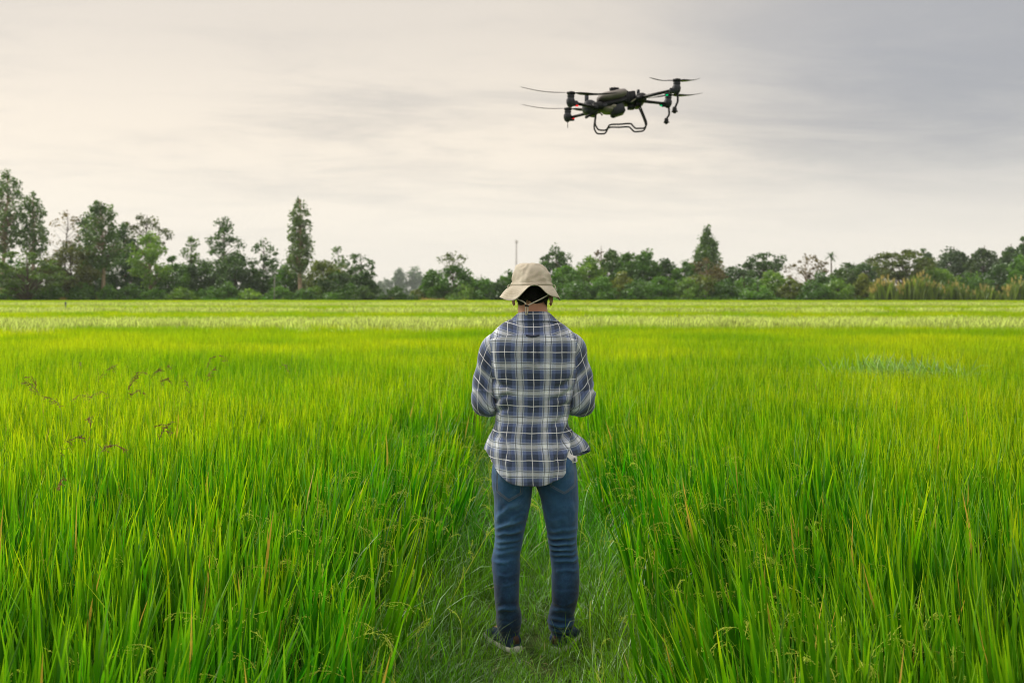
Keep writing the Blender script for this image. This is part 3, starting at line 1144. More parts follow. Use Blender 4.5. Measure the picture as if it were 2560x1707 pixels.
make_plant('tree', 'layered olive green tree spreading flat branches at the left edge', 'tree', 62, 568, 172, 190, P_TIER, (0.065, 0.105, 0.026), 90, 1.25, 46, flat=0.28, trunk_r=0.22, shell=0.5)
make_plant('tree', 'brownish olive tree beside the layered tree at the left', 'tree', 160, 556, 178, 110, P_ROUND, (0.072, 0.078, 0.030), 78, 1.2, 44, trunk_r=0.22)

for i, (x, top, D, w, c, lb) in enumerate([
    (20, 590, 198, 120, G_GREEN, 'green thicket behind the layered tree at the left edge'),
    (120, 600, 196, 110, G_DARK, 'dark thicket behind the brownish olive tree'),
    (205, 585, 198, 90, G_DARK, 'dark thicket left of the pinkish trunk'),
    (285, 572, 196, 110, G_DARK, 'darkest thicket right of the pinkish trunk'),
    (395, 585, 192, 110, G_MID, 'rounded thicket right of the light green feathery tree'),
    (462, 592, 194, 90, G_BLUE, 'thicket below the small airy tree'),
    (540, 575, 190, 110, G_BLUE, 'thicket at the foot of the clumpy dark tree'),
    (600, 618, 190, 80, G_BLUE, 'low thicket under the tree with knobbly clumps'),
    (655, 604, 188, 74, G_MID, 'thicket just left of the lone column tree'),
    (742, 596, 190, 130, (0.088, 0.112, 0.026), 'golden green dome of leaves right of the lone column tree'),
    (770, 622, 186, 130, G_DARK, 'dark thicket in front of the golden green dome'),
    (838, 620, 188, 70, G_DARK, 'dark thicket at the right end of the left trees')]):
    bush(lb, x, top, D, w, c, seed=40 + i, name='thicket', cat='thicket')

for i, (x, top, D, w, c, lb) in enumerate([
    (12, 668, 176, 50, G_GREEN, 'small bush at the field edge by the left edge of the photo'),
    (188, 645, 178, 60, G_MID, 'bush at the field edge left of the pinkish trunk'),
    (250, 655, 180, 50, G_GREEN, 'low bush in front of the pinkish trunk'),
    (300, 652, 180, 60, G_MID, 'low bush in front of the darkest thicket'),
    (355, 655, 180, 60, G_GREEN, 'low bush in front of the light green feathery tree'),
    (420, 660, 180, 70, G_LIGHT, 'pale low bush in front of the rounded thicket'),
    (575, 662, 180, 60, G_LIGHT, 'low bush below the tree with knobbly clumps'),
    (700, 660, 180, 60, G_MID, 'low bush at the foot of the lone column tree'),
    (765, 664, 180, 80, G_GREEN, 'low bush in front of the dark thicket by the dome'),
    (834, 656, 178, 44, (0.062, 0.11, 0.034), 'rounded green bush at the right end of the left thicket'),
    (912, 656, 179, 100, G_DARK, 'wide dark bush alone in the gap between the two tree groups'),
    (958, 664, 182, 40, G_OLIVE, 'small olive bush at the right side of the gap')]):
    bush(lb, x, top, D, w, c, seed=80 + i, leaf=0.3, dens=1.2)

# hazy trees far behind the gap
for i, (x, top, w, lb) in enumerate([(884, 634, 46, 'hazy low tree far off at the left of the gap'), (918, 615, 30, 'hazy tall tree far off in the middle of the gap'),
                                     (953, 612, 40, 'hazy round headed tree far off at the right of the gap'), (935, 640, 60, 'hazy wide tree far off low in the gap'), (868, 644, 40, 'hazy small tree far off behind the end of the left thicket')]):
    make_plant('tree', lb, 'tree', x, top, 1050, w, P_MASS if i in (0, 3, 4) else P_CROWNTOP, G_BLUE, 46, 4.2, 44, leaf=1.4, trunk_r=0.6, seed=i, group='hazy trees far behind the gap')

# --- right of the gap
for i, (x, top, D, w, c, lb) in enumerate([
    (990, 618, 184, 60, G_MID, 'rounded bush at the left end of the right trees'),
    (1042, 606, 184, 120, G_MID, 'broad leafy bush below the wispy treetop left of the hat'),
    (1105, 628, 182, 70, G_GREEN, 'bush just left of the man\'s hat'),
    (1150, 640, 180, 60, G_DARK, 'low dark bush beside the hat brim'),
    (1165, 622, 190, 60, G_MID, 'bush directly behind the left of the hat'),
    (1225, 612, 196, 80, G_MID, 'bush directly behind the hat crown'),
    (1300, 606, 190, 90, G_GREEN, 'green bush just right of the hat'),
    (1352, 590, 192, 90, G_LIGHT, 'light green tall bush second right of the hat'),
    (1405, 572, 196, 80, (0.05, 0.092, 0.026), 'tall bushy tree with a reddish patch right of the hat'),
    (1442, 572, 194, 76, G_MID, 'tall green bush left of the feathery topped bush'),
    (1485, 566, 192, 76, G_MID, 'feathery topped tall bush between the hat and the cone tree'),
    (1530, 592, 194, 70, G_DARK, 'dark bush third left of the cone shaped tree'),
    (1572, 600, 190, 76, G_MID, 'bush left of the cone shaped tree'),
    (1690, 604, 200, 110, G_BLUE, 'dark low thicket right of the cone shaped tree'),
    (1660, 640, 184, 70, G_MID, 'bush in front of the thicket right of the cone tree'),
    (1712, 628, 184, 90, G_MID, 'rounded bush below the dark flat topped tree'),
    (1775, 618, 186, 80, G_LIGHT, 'light green bush right below the dark flat topped tree'),
    (1815, 640, 182, 70, G_OLIVE, 'olive bush left of the thin brown tree at the right'),
    (1890, 618, 190, 80, G_MID, 'bush right of the thin brown tree'),
    (1940, 606, 194, 90, (0.05, 0.083, 0.028), 'rounded bush below the little palm'),
    (1985, 628, 182, 44, G_YELL, 'yellow green shrub left of the tan reeds'),
    (2150, 608, 190, 120, G_LIGHT, 'pale green bush behind the tan reeds'),
    (2230, 618, 190, 100, G_MID, 'green bush behind the right end of the tan reeds'),
    (2300, 600, 192, 110, G_DARK, 'dark rounded bush near the right edge'),
    (2345, 585, 186, 60, G_GREEN, 'green bush cut by the right edge of the photo')]):
    bush(lb, x, top, D, w, c, seed=120 + i, name='bush')

for i, (x, top, D, w, c, lb) in enumerate([
    (45, 648, 178, 70, G_LIGHT, 'light green rounded bush below the layered tree'),
    (105, 652, 177, 70, G_GREEN, 'green rounded bush between the layered tree and the brownish olive tree'),
    (145, 640, 184, 60, G_MID, 'bush under the brownish olive tree'),
    (480, 655, 182, 70, G_GREEN, 'green rounded bush below the small airy tree'),
    (525, 648, 183, 70, G_MID, 'rounded bush below the clumpy dark tree'),
    (640, 655, 181, 60, G_GREEN, 'green rounded bush beside the thin upright pole'),
    (730, 652, 182, 60, G_LIGHT, 'light green bush just right of the lone column tree trunk'),
    (805, 652, 181, 60, G_MID, 'rounded bush left of the end of the left thicket'),
    (1065, 655, 180, 80, G_LIGHT, 'light green low bush below the broad leafy bush left of the hat'),
    (1325, 640, 181, 80, G_MID, 'rounded low bush right of the hat brim'),
    (1385, 632, 182, 80, G_GREEN, 'green rounded bush below the tall bushes right of the hat'),
    (1430, 625, 183, 60, G_YELL, 'yellow green leafy bush below the tall bushes right of the hat'),
    (1465, 640, 181, 80, G_MID, 'rounded bush below the feathery topped tall bush'),
    (1520, 630, 183, 80, G_GREEN, 'green bush below the dark bush left of the cone tree'),
    (1580, 640, 181, 80, G_LIGHT, 'light green rounded bush below the rusty brown tree'),
    (1740, 648, 180, 80, G_GREEN, 'green rounded bush low below the dark flat topped tree'),
    (1865, 645, 180, 80, G_MID, 'rounded low bush at the foot of the thin brown tree'),
    (1925, 640, 181, 80, G_LIGHT, 'light green rounded bush low below the little palm')]):
    bush(lb, x, top, D, w, c, seed=300 + i, leaf=0.3, dens=1.1)

make_plant('tree', 'wispy pale treetop rising left of the hat', 'tree', 1040, 578, 186, 74, P_UMB, (0.075, 0.095, 0.045), 34, 0.75, 13, leaf=0.3, trunk_r=0.14)
make_plant('tree', 'round dark tree showing just above the bushes right of the hat', 'tree', 1280, 563, 212, 72, [(0.4, 0.4), (0.55, 0.95), (0.72, 1.0), (0.88, 0.75), (1.0, 0.25)], G_DARK, 60, 1.05, 40, trunk_r=0.25)
make_plant('tree', 'small reddish topped tree behind the tall bushes right of the hat', 'tree', 1378, 560, 210, 44, P_CROWNTOP, (0.075, 0.05, 0.03), 24, 0.9, 26, trunk_r=0.16)
make_plant('conical_tree', 'tall cone shaped green tree standing above the right trees', 'tree', 1627, 513, 204, 66, P_CONE, (0.074, 0.122, 0.046), 130, 0.95, 42, trunk_r=0.3, droop=0.8, shell=0.35)
make_plant('tree', 'rusty brown tree in front of the cone shaped tree', 'tree', 1622, 592, 192, 96, P_ROUND, (0.088, 0.072, 0.036), 60, 1.0, 40, trunk_r=0.16, bark='pale_bark')
make_plant('tree', 'olive sapling with a thin stem under the rusty brown tree', 'tree', 1610, 632, 183, 70, P_UMB, G_OLIVE, 34, 0.8, 30, trunk_r=0.1, bark='pale_bark')
make_plant('tree', 'dark flat topped tree right of the cone shaped tree', 'tree', 1755, 577, 206, 88, P_UMB, G_BLUE, 56, 1.1, 46, flat=0.55, trunk_r=0.25)
make_plant('tree', 'thin brown tree with sparse twigs in the right trees', 'tree', 1850, 582, 192, 94, [(0.3, 0.3), (0.5, 0.7), (0.7, 1.0), (0.88, 0.9), (1.0, 0.4)], (0.10, 0.075, 0.045), 50, 0.75, 17, leaf=0.3, trunk_r=0.14, bark='pale_bark', shell=0.6)
make_plant('tree', 'olive green tree with a flat spreading crown behind the tan reeds', 'tree', 2072, 570, 192, 140, P_UMB, (0.068, 0.088, 0.026), 84, 1.15, 42, flat=0.5, trunk_r=0.22)
for i, (x, top, D, w, c, lb) in enumerate([
    (1995, 583, 236, 84, G_BLUE, 'hazy dark tree left of the olive spreading tree'),
    (1950, 600, 240, 80, G_BLUE, 'hazy low tree behind the little palm'),
    (2128, 566, 238, 60, G_BLUE, 'hazy narrow tree right above the olive spreading tree'),
    (2190, 562, 232, 100, (0.04, 0.066, 0.034), 'hazy broad tree in the middle of the far right group'),
    (2258, 560, 226, 96, (0.045, 0.07, 0.032), 'hazy domed tree second from the right edge'),
    (2318, 556, 228, 70, G_BLUE, 'hazy tree just left of the right edge'),
    (2350, 543, 222, 54, G_BLUE, 'tallest hazy tree at the right edge')]):
    bush(lb, x, top, D, w, c, seed=200 + i, name='tree', cat='tree', leaf=0.42)


def palm(label, x, top, D):
    r = np.random.default_rng(5)
    wx, wy, H = at(x, top, D)
    root = empty('palm_tree', (wx, wy, 0)); tag(root, label, 'palm')
    g = Geo(); add_tube(g, [[0, 0, 0], [0.15, 0, H * 0.5], [0.1, 0, H - 0.9]], [0.2, 0.15, 0.12], 7)
    obj('trunk', g, MAT['bark'], root)
    Vs, Fs = [], []
    nv = 0
    for k in range(17):
        az = k * 2.4; el = R(70 - 100 * (k / 17))
        L = 1.5
        p = np.array([0.1, 0, H - 0.9]); d = np.array([math.cos(az) * math.cos(el), math.sin(az) * math.cos(el), math.sin(el)])
        pts = [p + d * L * s + np.array([0, 0, -0.5 * s * s]) for s in np.linspace(0, 1, 8)]
        sd = np.array([-math.sin(az), math.cos(az), 0])
        for i in range(1, 8):
            for sg in (-1, 1):
                tipv = pts[i] + sd * sg * 0.45 * (1 - 0.5 * i / 8) + d * 0.2 + np.array([0, 0, -0.1])
                Vs += [pts[i - 1], pts[i], tipv, tipv * 0.5 + pts[i - 1] * 0.5]; Fs.append([nv, nv + 1, nv + 2, nv + 3]); nv += 4
    me = mesh_arrays('crown', np.array(Vs), [np.array(Fs)], smooth=False); set_attr(me, 'tint', r.random(len(Fs)))
    o = obj('crown', me, MAT['foliage'], root); o.color = (*G_DARK, 1)


palm('little palm standing above the right trees', 1908, 578, 206)


def reeds(label, x, top, D, width, n, plume_f, seed):
    r = np.random.default_rng(seed)
    wx, wy, H = at(x, top, D)
    Rm = width / 2 * 2560 / 2352 / FPX * D
    root = empty('reed_clump', (wx, wy, 0)); tag(root, label, 'reeds', 'clumps of tall reeds at the field edge')
    bx = (r.random(n) * 2 - 1); by = r.normal(0, 0.8, n)
    hh = H * (1 - 0.55 * bx ** 2) * (0.40 + 0.60 * r.random(n))
    V, F, ti, tv = blades(n, 0.01, 1.0, 0.0, 0.13, 0.16, 0.7, 4, r)
    V = V.reshape(n, -1, 3)
    V[:, :, 2] *= (hh * 0.9)[:, None]; V[:, :, 0] = V[:, :, 0] * hh[:, None] * 0.7 + (bx * Rm)[:, None]; V[:, :, 1] = V[:, :, 1] * hh[:, None] * 0.7 + by[:, None]
    me = mesh_arrays('blades', V.reshape(-1, 3), [F]); set_attr(me, 'tint', ti)
    o = obj('blades', me, MAT['foliage'], root); o.color = (0.105, 0.145, 0.034, 1)
    o['kind'] = 'stuff'
    m = int(n * plume_f)
    V, F, ti, tv = blades(m * 5, 0.12, 1.0, 0.5, 0.10, 0.15, 0.9, 3, r, wbase=0.3, tipstart=0.5)
    V = V.reshape(m, -1, 3); px = (r.random(m) * 2 - 1)
    V[:, :, 2] += (H * (1 - 0.55 * px ** 2) * (0.50 + 0.34 * r.random(m)))[:, None]; V[:, :, 0] += (px * Rm)[:, None]; V[:, :, 1] += (r.normal(-0.3, 0.7, m))[:, None]
    me = mesh_arrays('plumes', V.reshape(-1, 3), [F]); set_attr(me, 'tint', ti); set_attr(me, 't', tv, 'POINT')
    o = obj('plumes', me, MAT['plume'], root)
    o['kind'] = 'stuff'


reeds('tan plumed reeds at the left end of the reed bed', 2032, 626, 174, 66, 420, 0.22, 1)
reeds('tallest green and tan reeds in the middle of the reed bed', 2110, 618, 175, 110, 620, 0.09, 2)
reeds('darker reeds at the right of the reed bed', 2190, 640, 176, 90, 460, 0.05, 3)
reeds('brownish short reeds right of the reed bed', 2262, 646, 176, 80, 380, 0.05, 4)
reeds('tan tipped reeds cut by the right edge of the photo', 2340, 628, 174, 70, 380, 0.09, 5)

# ------------------------------------------------------------------ mast, posts
MAT['galv'] = simple('galvanised_steel', (0.34, 0.30, 0.29), 0.5, 0.3, nscale=2)
MAT['antenna'] = simple('antenna_panel', (0.52, 0.50, 0.48), 0.5)
MAT['post'] = simple('painted_post', (0.09, 0.11, 0.15), 0.6, nscale=8)
MAT['concrete'] = simple('concrete_pole', (0.30, 0.29, 0.27), 0.85, nscale=5)


def mast():
    wx, wy, H = at(1186, 553, 640)
    root = empty('radio_mast', (wx, wy, 0)); tag(root, 'thin lattice radio mast rising above the trees left of the hat', 'mast')
    g = Geo()
    nlev = 16
    def corner(k, z):
        w = 0.9 - 0.5 * z / H
        a = k * 2 * math.pi / 3 + 0.4
        return np.array([w * math.cos(a), w * math.sin(a), z])
    for k in range(3):
        obj('leg', add_tube(Geo(), [corner(k, 0), corner(k, H)], [0.10, 0.07], 6), MAT['galv'], root)
    for l in range(nlev):
        z0, z1 = H * l / nlev, H * (l + 1) / nlev
        for k in range(3):
            add_tube(g, [corner(k, z0), corner((k + 1) % 3, z1)], 0.06, 4)
            add_tube(g, [corner(k, z1), corner((k + 1) % 3, z1)], 0.06, 4)
    obj('bracing', g, MAT['galv'], root)
    obj('platform', add_lathe(Geo(), [(0.2, H - 1.6), (1.0, H - 1.6), (1.0, H - 1.45), (0.2, H - 1.45)], n=12), MAT['galv'], root)
    for k in range(3):
        a = k * 2.094
        obj('antenna', add_box(Geo(), (0.85 * math.cos(a), 0.85 * math.sin(a), H - 0.6), (0.35, 0.25, 2.2), rotz(a), bevel=0.04), MAT['antenna'], root)
    obj('lightning_rod', add_tube(Geo(), [[0, 0, H - 1.5], [0, 0, H + 1.3]], 0.06, 5), MAT['galv'], root)


mast()
wx, wy, _ = at(150, 712, 66)
g = Geo(); add_tube(g, [[0, 0, -0.1], [0.01, 0, 0.6], [0.02, 0, 1.00]], [0.035, 0.035, 0.035], 8)
o = empty('marker_post', (wx, wy, 0)); tag(o, 'short dark post sticking out of the rice at the far left', 'post')
obj('shaft', g, MAT['post'], o)
obj('cap', add_lathe(Geo(), [(0.0, 0.98), (0.055, 0.98), (0.06, 1.0), (0.055, 1.12), (0.035, 1.15), (0.0, 1.16)], (0.02, 0, 0), 10), MAT['post'], o)
wx, wy, zt = at(630, 636, 178)
o = empty('thin_pole', (wx, wy, 0)); tag(o, 'thin upright pole at the field edge left of the lone column tree', 'pole')
obj('shaft', add_tube(Geo(), [[0, 0, 0], [0.02, 0, zt * 0.5], [0.05, 0, zt]], [0.09, 0.08, 0.07], 8), MAT['concrete'], o)
obj('cross_bar', add_box(Geo(), (0.05, 0, zt - 0.15), (0.5, 0.08, 0.08)), MAT['concrete'], o)

# ------------------------------------------------------------------ drone
MAT['drone_black'] = simple('drone_black_plastic', (0.012, 0.014, 0.019), 0.45, nscale=6, namt=0.3)
MAT['drone_grey'] = simple('drone_slate_plastic', (0.035, 0.04, 0.052), 0.5, nscale=6, namt=0.25)
MAT['drone_tank'] = simple('drone_grey_tank', (0.20, 0.185, 0.18), 0.5, nscale=5, namt=0.2)
MAT['drone_white'] = simple('drone_milky_tank', (0.26, 0.25, 0.20), 0.5, nscale=5, namt=0.15)
MAT['carbon'] = simple('carbon_fibre', (0.010, 0.011, 0.013), 0.38, nscale=30, namt=0.3)


def lamp_mat(name, col):
    m, t = new_mat(name)
    out = t.n('ShaderNodeOutputMaterial'); e = t.n('ShaderNodeEmission')
    e.inputs[0].default_value = (*col, 1); e.inputs[1].default_value = 1.0
    t.link(e.outputs[0], out.inputs[0])
    return m


MAT['led_red'] = lamp_mat('red_navigation_light', (0.75, 0.02, 0.02))
MAT['led_green'] = lamp_mat('green_navigation_light', (0.0, 0.30, 0.10))


def build_drone():
    D0 = 15.0
    def wp(zx, zy, y):
        D = D0 + y
        sx, sy = 1280 + zx / 4.704, 160 + zy / 4.704
        return np.array([(sx - 1280) / FPX * D, D, CAM_H - (sy - HORIZON) / FPX * D])
    org = wp(1250, 500, 0)
    def dp(zx, zy, y=0.0):
        return wp(zx, zy, y) - org
    k = D0 / FPX / 4.704
    root = empty('spray_drone', tuple(org)); tag(root, 'black four rotor crop spraying drone with grey tank hovering in the sky', 'drone')
    def box(name, zx, zy, y, w, d, h, roll, mat, bev=0.02, parent=root):
        return obj(name, add_box(Geo(), dp(zx, zy, y), (w * k, d, h * k), roty(R(roll)), bevel=bev), MAT[mat], parent)
    # fuselage
    g = Geo()
    add_box(g, dp(1175, 475, 0), (330 * k, 0.34, 52 * k), roty(R(-13)), bevel=0.015)
    add_box(g, dp(1000, 520, 0), (130 * k, 0.42, 90 * k), roty(R(-8)), bevel=0.02)
    add_box(g, dp(1340, 410, 0), (60 * k, 0.30, 150 * k), roty(R(-13)), bevel=0.015)
    add_box(g, dp(1500, 425, 0), (120 * k, 0.42, 110 * k), roty(R(-10)), bevel=0.03)
    add_box(g, dp(1420, 455, 0), (150 * k, 0.22, 60 * k), roty(R(-12)), bevel=0.015)
    add_box(g, dp(1480, 490, 0), (60 * k, 0.3, 50 * k), roty(R(-5)), bevel=0.01)
    obj('body', g, MAT['drone_black'], root)
    nose = Geo()
    add_lathe(nose, [(0, -0.16), (0.055, -0.16), (0.10, -0.13), (0.118, -0.05), (0.118, 0.05), (0.10, 0.13), (0.055, 0.16), (0, 0.16)], dp(915, 520, 0), 14, rotx(R(90)))
    add_box(nose, dp(930, 565, 0), (150 * k, 0.30, 90 * k), roty(R(10)), bevel=0.03)
    obj('nose', nose, MAT['drone_grey'], root)
    g = Geo(); add_tube(g, [dp(975, 570, -0.12), dp(862, 634, -0.14)], 0.02, 8)
    obj('camera_boom', g, MAT['drone_black'], root)
    box('antenna', 878, 415, 0.05, 46, 0.06, 125, 0, 'drone_grey', 0.008)
    g = Geo(); add_tube(g, [dp(1020, 560, -0.2), dp(1040, 580, -0.2), dp(1062, 606, -0.2)], [0.006, 0.008, 0.014], 6)
    obj('side_antenna', g, MAT['drone_black'], root)
    # tank: rounded loft along its length
    Pt = np.array([dp(x, y, 0) for x, y in ((1012, 455), (1030, 425), (1080, 405), (1180, 388), (1280, 366), (1325, 352), (1345, 350))])
    rz_ = np.array([0.015, 0.055, 0.080, 0.085, 0.085, 0.070, 0.030]); ry_ = np.array([0.08, 0.17, 0.21, 0.22, 0.22, 0.20, 0.12])
    Pt = interp_path(Pt, 22); rz2 = np.interp(np.linspace(0, 6, 22), range(7), rz_); ry2 = np.interp(np.linspace(0, 6, 22), range(7), ry_)
    g = Geo()
    V, F, tri = tube(Pt, np.stack([ry2, rz2], 1), 20)
    g.add(V, F); g.F.append(tri); g.M.append(np.zeros(len(tri)))
    tank = obj('tank', g, MAT['drone_tank'], root)
    cap = Geo()
    c0 = dp(1203, 345, 0)
    add_lathe(cap, [(0.0, -0.02), (0.052, -0.02), (0.052, 0.035), (0.066, 0.04), (0.066, 0.075), (0.03, 0.082), (0.0, 0.082)], c0, 14)
    for a in range(8):
        add_box(cap, c0 + np.array([0.066 * math.cos(a * 0.785), 0.066 * math.sin(a * 0.785), 0.06]), (0.016, 0.016, 0.036))
    obj('tank_cap', cap, MAT['drone_black'], tank)
    box('tank_ridge', 1190, 345, -0.05, 200, 0.05, 14, -13, 'drone_tank', 0.005, tank)
    box('lower_tank', 1125, 540, 0, 170, 0.32, 90, 4, 'drone_white', 0.05)
    box('lower_tank', 1190, 515, -0.02, 80, 0.30, 80, -10, 'drone_white', 0.04)
    g = Geo()
    add_box(g, dp(1245, 545, -0.02), (140 * k, 0.28, 120 * k), roty(R(-18)), bevel=0.02)
    add_box(g, dp(1200, 590, -0.02), (80 * k, 0.2, 50 * k), roty(R(-12)), bevel=0.015)
    add_lathe(g, [(0, -0.03), (0.028, -0.03), (0.028, 0.03), (0, 0.03)], dp(1190, 612, -0.05), 10)
    obj('pump', g, MAT['drone_grey'], root)
    box('name_plate', 1082, 490, -0.19, 80, 0.02, 34, -10, 'drone_grey', 0.004)
    bat = box('battery', 1400, 395, 0, 95, 0.24, 120, -8, 'drone_black', 0.015)
    box('battery_handle', 1400, 330, 0, 70, 0.04, 16, -8, 'drone_black', 0.004, bat)
    g = Geo(); add_box(g, dp(1485, 340, 0), (34 * k, 0.05, 70 * k), bevel=0.008); add_box(g, dp(1485, 312, 0), (24 * k, 0.03, 20 * k), bevel=0.004)
    obj('positioning_antenna', g, MAT['drone_grey'], root)
    g = Geo(); add_box(g, dp(1400, 505, 0), (80 * k, 0.16, 60 * k), bevel=0.012)
    for q in (1368, 1398, 1430):
        add_tube(g, [dp(q, 520, -0.05), dp(q, 540, -0.05)], 0.008, 6)
    obj('distribution_block', g, MAT['drone_black'], root)
    g = Geo(); add_box(g, dp(1430, 430, -0.16), (70 * k, 0.02, 14 * k), roty(R(-35)), bevel=0.003)
    obj('hose', g, MAT['drone_white'], root)
    # arms, motors, blades
    spec = {
        'near_left': dict(m=(690, 425), y=-0.575, a=(985, 515), tips=[((100, 270), -0.575), ((1235, 338), -0.575)]),
        'far_left': dict(m=(655, 605), y=0.575, a=(985, 555), tips=[((105, 475), 0.575), ((1180, 522), 0.575)]),
        'near_right': dict(m=(1935, 275), y=-0.575, a=(1500, 400), tips=[((1615, 160), -1.10), ((2215, 168), -0.08)]),
        'far_right': dict(m=(1835, 440), y=0.575, a=(1500, 435), tips=[((2245, 342), 1.00), ((1470, 392), 0.10)]),
    }
    for nm, s in spec.items():
        mx, my = s['m']; y = s['y']
        c = dp(mx, my, y)
        sg = 1 if mx > 1200 else -1
        a0 = dp(*s['a'], 0.25 * (1 if y > 0 else -1))
        arm_end = dp(mx - sg * 20, my + 30, y)
        arm = obj('arm', add_tube(Geo(), [a0, a0 * 0.5 + arm_end * 0.5, arm_end], [0.026, 0.023, 0.022], 10), MAT['carbon'], root)
        hinge = Geo(); dv = (arm_end - a0)
        add_tube(hinge, [a0 - dv * 0.05, a0 + dv * 0.10], 0.040, 10)
        obj('folding_joint', hinge, MAT['drone_black'], arm)
        g = Geo()
        top = 0.105
        add_lathe(g, [(0, -0.105), (0.022, -0.105), (0.045, -0.085), (0.062, -0.045), (0.064, 0.0), (0.058, 0.012), (0.050, 0.02), (0.050, 0.045), (0.054, 0.05), (0.054, 0.062), (0.048, 0.068), (0.048, 0.088), (0, 0.09)], c, 16, roty(R(5 if mx > 1200 else 3)))
        add_box(g, c + np.array([-sg * 0.06, 0, -0.05]), (0.09, 0.07, 0.075), bevel=0.012)
        motor = obj('motor', g, MAT['drone_grey'], root)
        hub = Geo()
        hc = c + np.array([0.006, 0, top])
        add_lathe(hub, [(0, -0.022), (0.06, -0.022), (0.064, -0.01), (0.058, 0.008), (0.02, 0.02), (0, 0.021)], hc, 14)
        for q in range(4):
            add_box(hub, hc + np.array([0.055 * math.cos(q * 1.57 + 0.4), 0.055 * math.sin(q * 1.57 + 0.4), -0.005]), (0.022, 0.022, 0.026))
        obj('hub', hub, MAT['drone_black'], motor)
        for (tz, ty) in s['tips']:
            tip = dp(*tz, ty)
            L = np.linalg.norm(tip - hc)
            dirn = (tip - hc) / L
            ts = np.linspace(0, 1, 18)
            chord = 0.5 * np.interp(ts, [0, 0.06, 0.14, 0.3, 0.7, 0.95, 1], [0.03, 0.035, 0.075, 0.098, 0.068, 0.035, 0.008])
            tw = np.interp(ts, [0, 0.15, 0.5, 1], [R(16), R(20), R(10), R(5)])
            sidev = np.cross(dirn, [0, 0, 1]); sidev /= np.linalg.norm(sidev)
            upv = np.cross(sidev, dirn)
            cone = -0.035 * np.sin(ts * math.pi) * L
            ctr = hc + dirn * (0.03 + ts[:, None] * (L - 0.03)) + upv * cone[:, None]
            cs = np.cos(tw)[:, None] * sidev + np.sin(tw)[:, None] * upv
            nn = np.cross(dirn, cs)
            th = chord[:, None] * 0.13 + 0.002
            ring = [ctr + cs * chord[:, None], ctr + nn * th + cs * chord[:, None] * 0.3, ctr - cs * chord[:, None], ctr - nn * th * 0.4 + cs * chord[:, None] * 0.1]
            V = np.stack(ring, 1).reshape(-1, 3)
            g = Geo(); g.add(V, grid_faces(18, 4, True)); g.F.append(np.array([[68, 69, 70], [68, 70, 71]])); g.M.append(np.zeros(2))
            obj('rotor_blade', g, MAT['carbon'], motor)
        lx, ly = {'near_left': (764, 492), 'far_left': (722, 640), 'near_right': (1822, 366), 'far_right': (1753, 492)}[nm]
        g = Geo(); add_lathe(g, [(0, -0.014), (0.015, -0.011), (0.020, 0.0), (0.015, 0.010), (0, 0.012)], dp(lx, ly, y - 0.03), 12, None)
        obj('light', g, MAT['led_red' if sg < 0 else 'led_green'], motor)
        lb = dp(lx, ly - 14, y - 0.02)
        obj('light_mount', add_box(Geo(), lb, (0.055, 0.06, 0.03), bevel=0.008), MAT['drone_grey'], motor)
    # spray lances and rod
    for pts, y in (([(1945, 330), (1950, 430), (1935, 475), (1912, 530)], -0.575), ([(1842, 500), (1848, 590), (1828, 630), (1815, 660)], 0.575)):
        Pz = interp_path([dp(a, b, y) for a, b in pts], 12)
        lance = obj('spray_lance', add_tube(Geo(), Pz, 0.016, 8), MAT['drone_black'], root)
        e = Pz[-1]
        g = Geo(); add_lathe(g, [(0, -0.065), (0.018, -0.065), (0.026, -0.05), (0.034, -0.03), (0.034, 0.01), (0.022, 0.03), (0, 0.03)], e, 10)
        for q in range(5):
            a = q * 1.257
            add_box(g, e + np.array([0.038 * math.cos(a), 0.038 * math.sin(a), -0.035]), (0.016, 0.016, 0.02))
        obj('nozzle', g, MAT['drone_black'], lance)
    obj('rod_antenna', add_tube(Geo(), [dp(655, 670, 0.575), dp(655, 752, 0.575)], 0.006, 6), MAT['drone_black'], root)
    # landing skids
    near = [(990, 560), (985, 620), (978, 700), (995, 745), (1025, 777), (1100, 779), (1125, 755), (1158, 716), (1275, 710), (1388, 703), (1420, 728), (1452, 757), (1500, 758), (1548, 756), (1572, 735), (1582, 690), (1545, 590), (1505, 490)]
    far = [(985, 575), (972, 680), (966, 745), (980, 790), (1008, 820), (1085, 820), (1110, 795), (1145, 749), (1260, 746), (1370, 742), (1405, 768), (1440, 797), (1490, 795), (1535, 790), (1562, 765), (1572, 715), (1530, 600), (1485, 500)]
    for pl, y in ((near, -0.13), (far, 0.13)):
        Pz = interp_path([dp(a, b, y) for a, b in pl], 70)
        obj('landing_skid', add_tube(Geo(), Pz, 0.0125, 8), MAT['carbon'], root)


build_drone()

# ------------------------------------------------------------------ person
MAT['skin'] = simple('skin', (0.52, 0.27, 0.175), 0.5, nscale=14, namt=0.10, bump=0.05, bscale=400)
MAT['hair'] = simple('black_hair', (0.004, 0.0035, 0.0035), 0.5, nscale=60, namt=0.4, bump=0.4, bscale=300)
MAT['tee'] = simple('white_cotton', (0.75, 0.75, 0.76), 0.9, bump=0.1, bscale=500)
MAT['hat'] = None
MAT['cord'] = simple('pale_cord', (0.56, 0.53, 0.43), 0.85, nscale=120, namt=0.2)
MAT['toggle'] = simple('black_toggle', (0.01, 0.01, 0.01), 0.4)
MAT['shoe_blue'] = simple('blue_canvas', (0.022, 0.040, 0.085), 0.85, nscale=30, namt=0.3, bump=0.2, bscale=600)
MAT['shoe_tan'] = simple('brown_leather', (0.055, 0.028, 0.025), 0.6, nscale=20, namt=0.2)
MAT['shoe_white'] = simple('white_rubber', (0.62, 0.61, 0.58), 0.6, nscale=20, namt=0.2)
MAT['stitch'] = simple('tan_stitching', (0.20, 0.20, 0.20), 0.8)
